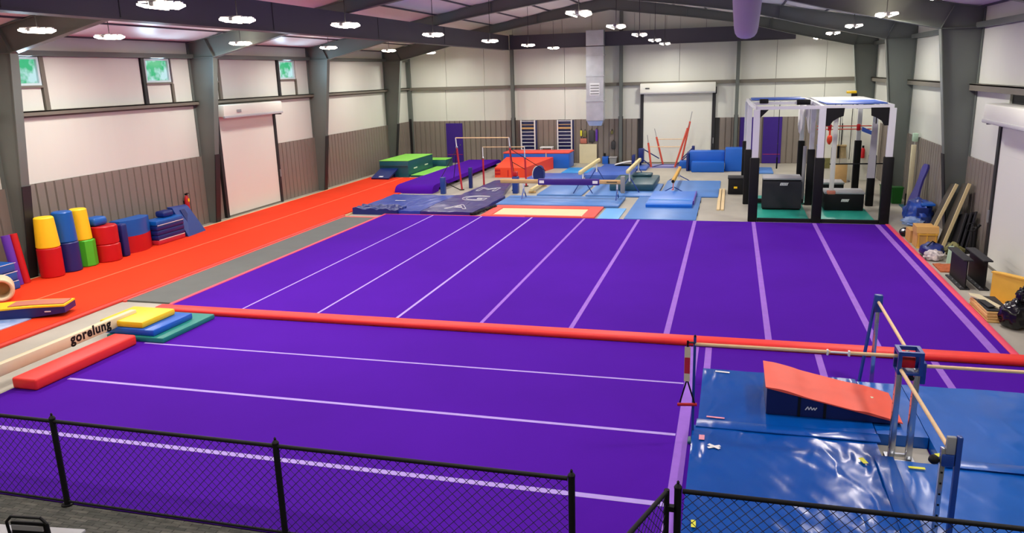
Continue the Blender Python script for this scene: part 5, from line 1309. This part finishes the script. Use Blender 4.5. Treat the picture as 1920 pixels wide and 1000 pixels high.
MB().cyl((17.70, 7.42, 0.06), (17.98, 7.45, 0.10), 0.03, n=8).build('deck_tube', 'chrome', sc); MB().cyl((17.72, 7.38, 0.02), (17.72, 7.46, 0.02), 0.07, n=14).build('wheel', 'black', sc)
for x, lab in ((17.08, 'black steel I-beam standing on edge, nearer the purple floor'), (17.46, 'black steel I-beam standing on edge, nearer the white roll-up door')):
    r = thing('steel_beam', lab, 'steel beam', (x, 5.1, G), group='pair of black I-beams at the right')
    MB().box(x-0.012, x+0.012, 4.48, 5.75, G+0.035, 0.60).build('web', 'black', r)
    rbox('top_flange', 'rubber', r, x-0.10, x+0.10, 4.44, 5.79, 0.602, 0.635, b=0.008)
    rbox('bottom_flange', 'rubber', r, x-0.10, x+0.10, 4.48, 5.75, G, G+0.033, b=0.008)
    for k in range(4): MB().cyl((x-0.06, 4.6+k*0.33, G+0.034), (x-0.06, 4.6+k*0.33, G+0.055), 0.015, n=6).build('bolt', 'grey', r)
yf = thing('foam_chair', 'curved yellow foam piece standing by the right wall behind the trash bag', 'foam piece', (17.6, 3.2, G))
MB().prism([(17.30, 3.55), (17.42, 3.45), (17.60, 3.20), (17.92, 2.75), (17.98, 2.82), (17.68, 3.28), (17.50, 3.52), (17.36, 3.62)], 'xy', G, 0.58).build('back', 'gold', yf)
MB().prism([(17.02, 3.5), (17.30, 3.30), (17.55, 3.05), (17.62, 3.12), (17.42, 3.42), (17.10, 3.62)], 'xy', G, G+0.08).build('base', 'gold', yf)
MB().prism([(17.28, 3.57), (17.41, 3.43), (17.60, 3.16), (17.93, 2.71), (18.0, 2.82), (17.69, 3.30), (17.50, 3.54), (17.35, 3.65)], 'xy', 0.582, 0.61).build('top_edge', 'gold', yf)
st = thing('wood_stack', 'stack of plywood boards with cream and black pads beside the purple floor', 'board stack', (16.95, 2.75, G))
for k in range(4): rbox('board', 'wood', st, 16.86+0.012*(k % 2), 17.22-0.01*k, 2.1+0.02*k, 3.3, G+0.05*k, G+0.046+0.05*k, b=0.006, seg=1)
rbox('rubber_pad', 'rubber', st, 16.88, 17.30, 2.2, 3.25, G+0.20, G+0.222, b=0.01)
MB().prism([(16.84, 3.35), (17.02, 3.25), (17.12, 2.75), (17.20, 2.35), (17.12, 2.28), (16.98, 2.6), (16.90, 3.0), (16.82, 3.15)], 'xy', G+0.224, G+0.25).build('cream_pad', 'cream', st)
MB().prism([(16.88, 2.85), (17.0, 2.80), (17.06, 2.35), (16.92, 2.30)], 'xy', G+0.251, G+0.262).build('black_pad', 'rubber', st)
tg = thing('trash_bag', 'shiny black trash bag at the right edge behind the bar', 'trash bag', (17.3, 1.9, G))
MB().blob((17.28, 1.92, 0.16), 0.27, 0.30, 0.32, 0.11, 3.0, 12, 40, 26).build('bag', 'black_gloss', tg)
MB().blob((17.40, 1.95, 0.52), 0.14, 0.15, 0.20, 0.18, 3.5, 21, 30, 20, flat=False).build('gathered_top', 'black_gloss', tg)
# fittings on the right wall
MB().cyl((XR-0.02, 7.9, 3.62), (XR-0.12, 7.9, 3.62), 0.06, n=14).build('wall_fitting', 'tan', wr)
rbox('wall_fitting', 'black_trim', wr, XR-0.14, XR-0.012, 12.0, 12.4, 3.42, 3.52, b=0.03)
MB().cyl((XR-0.14, 19.6, 2.9), (XR-0.10, 19.6, 4.0), 0.05, n=10).build('wall_fitting', 'white', wr)
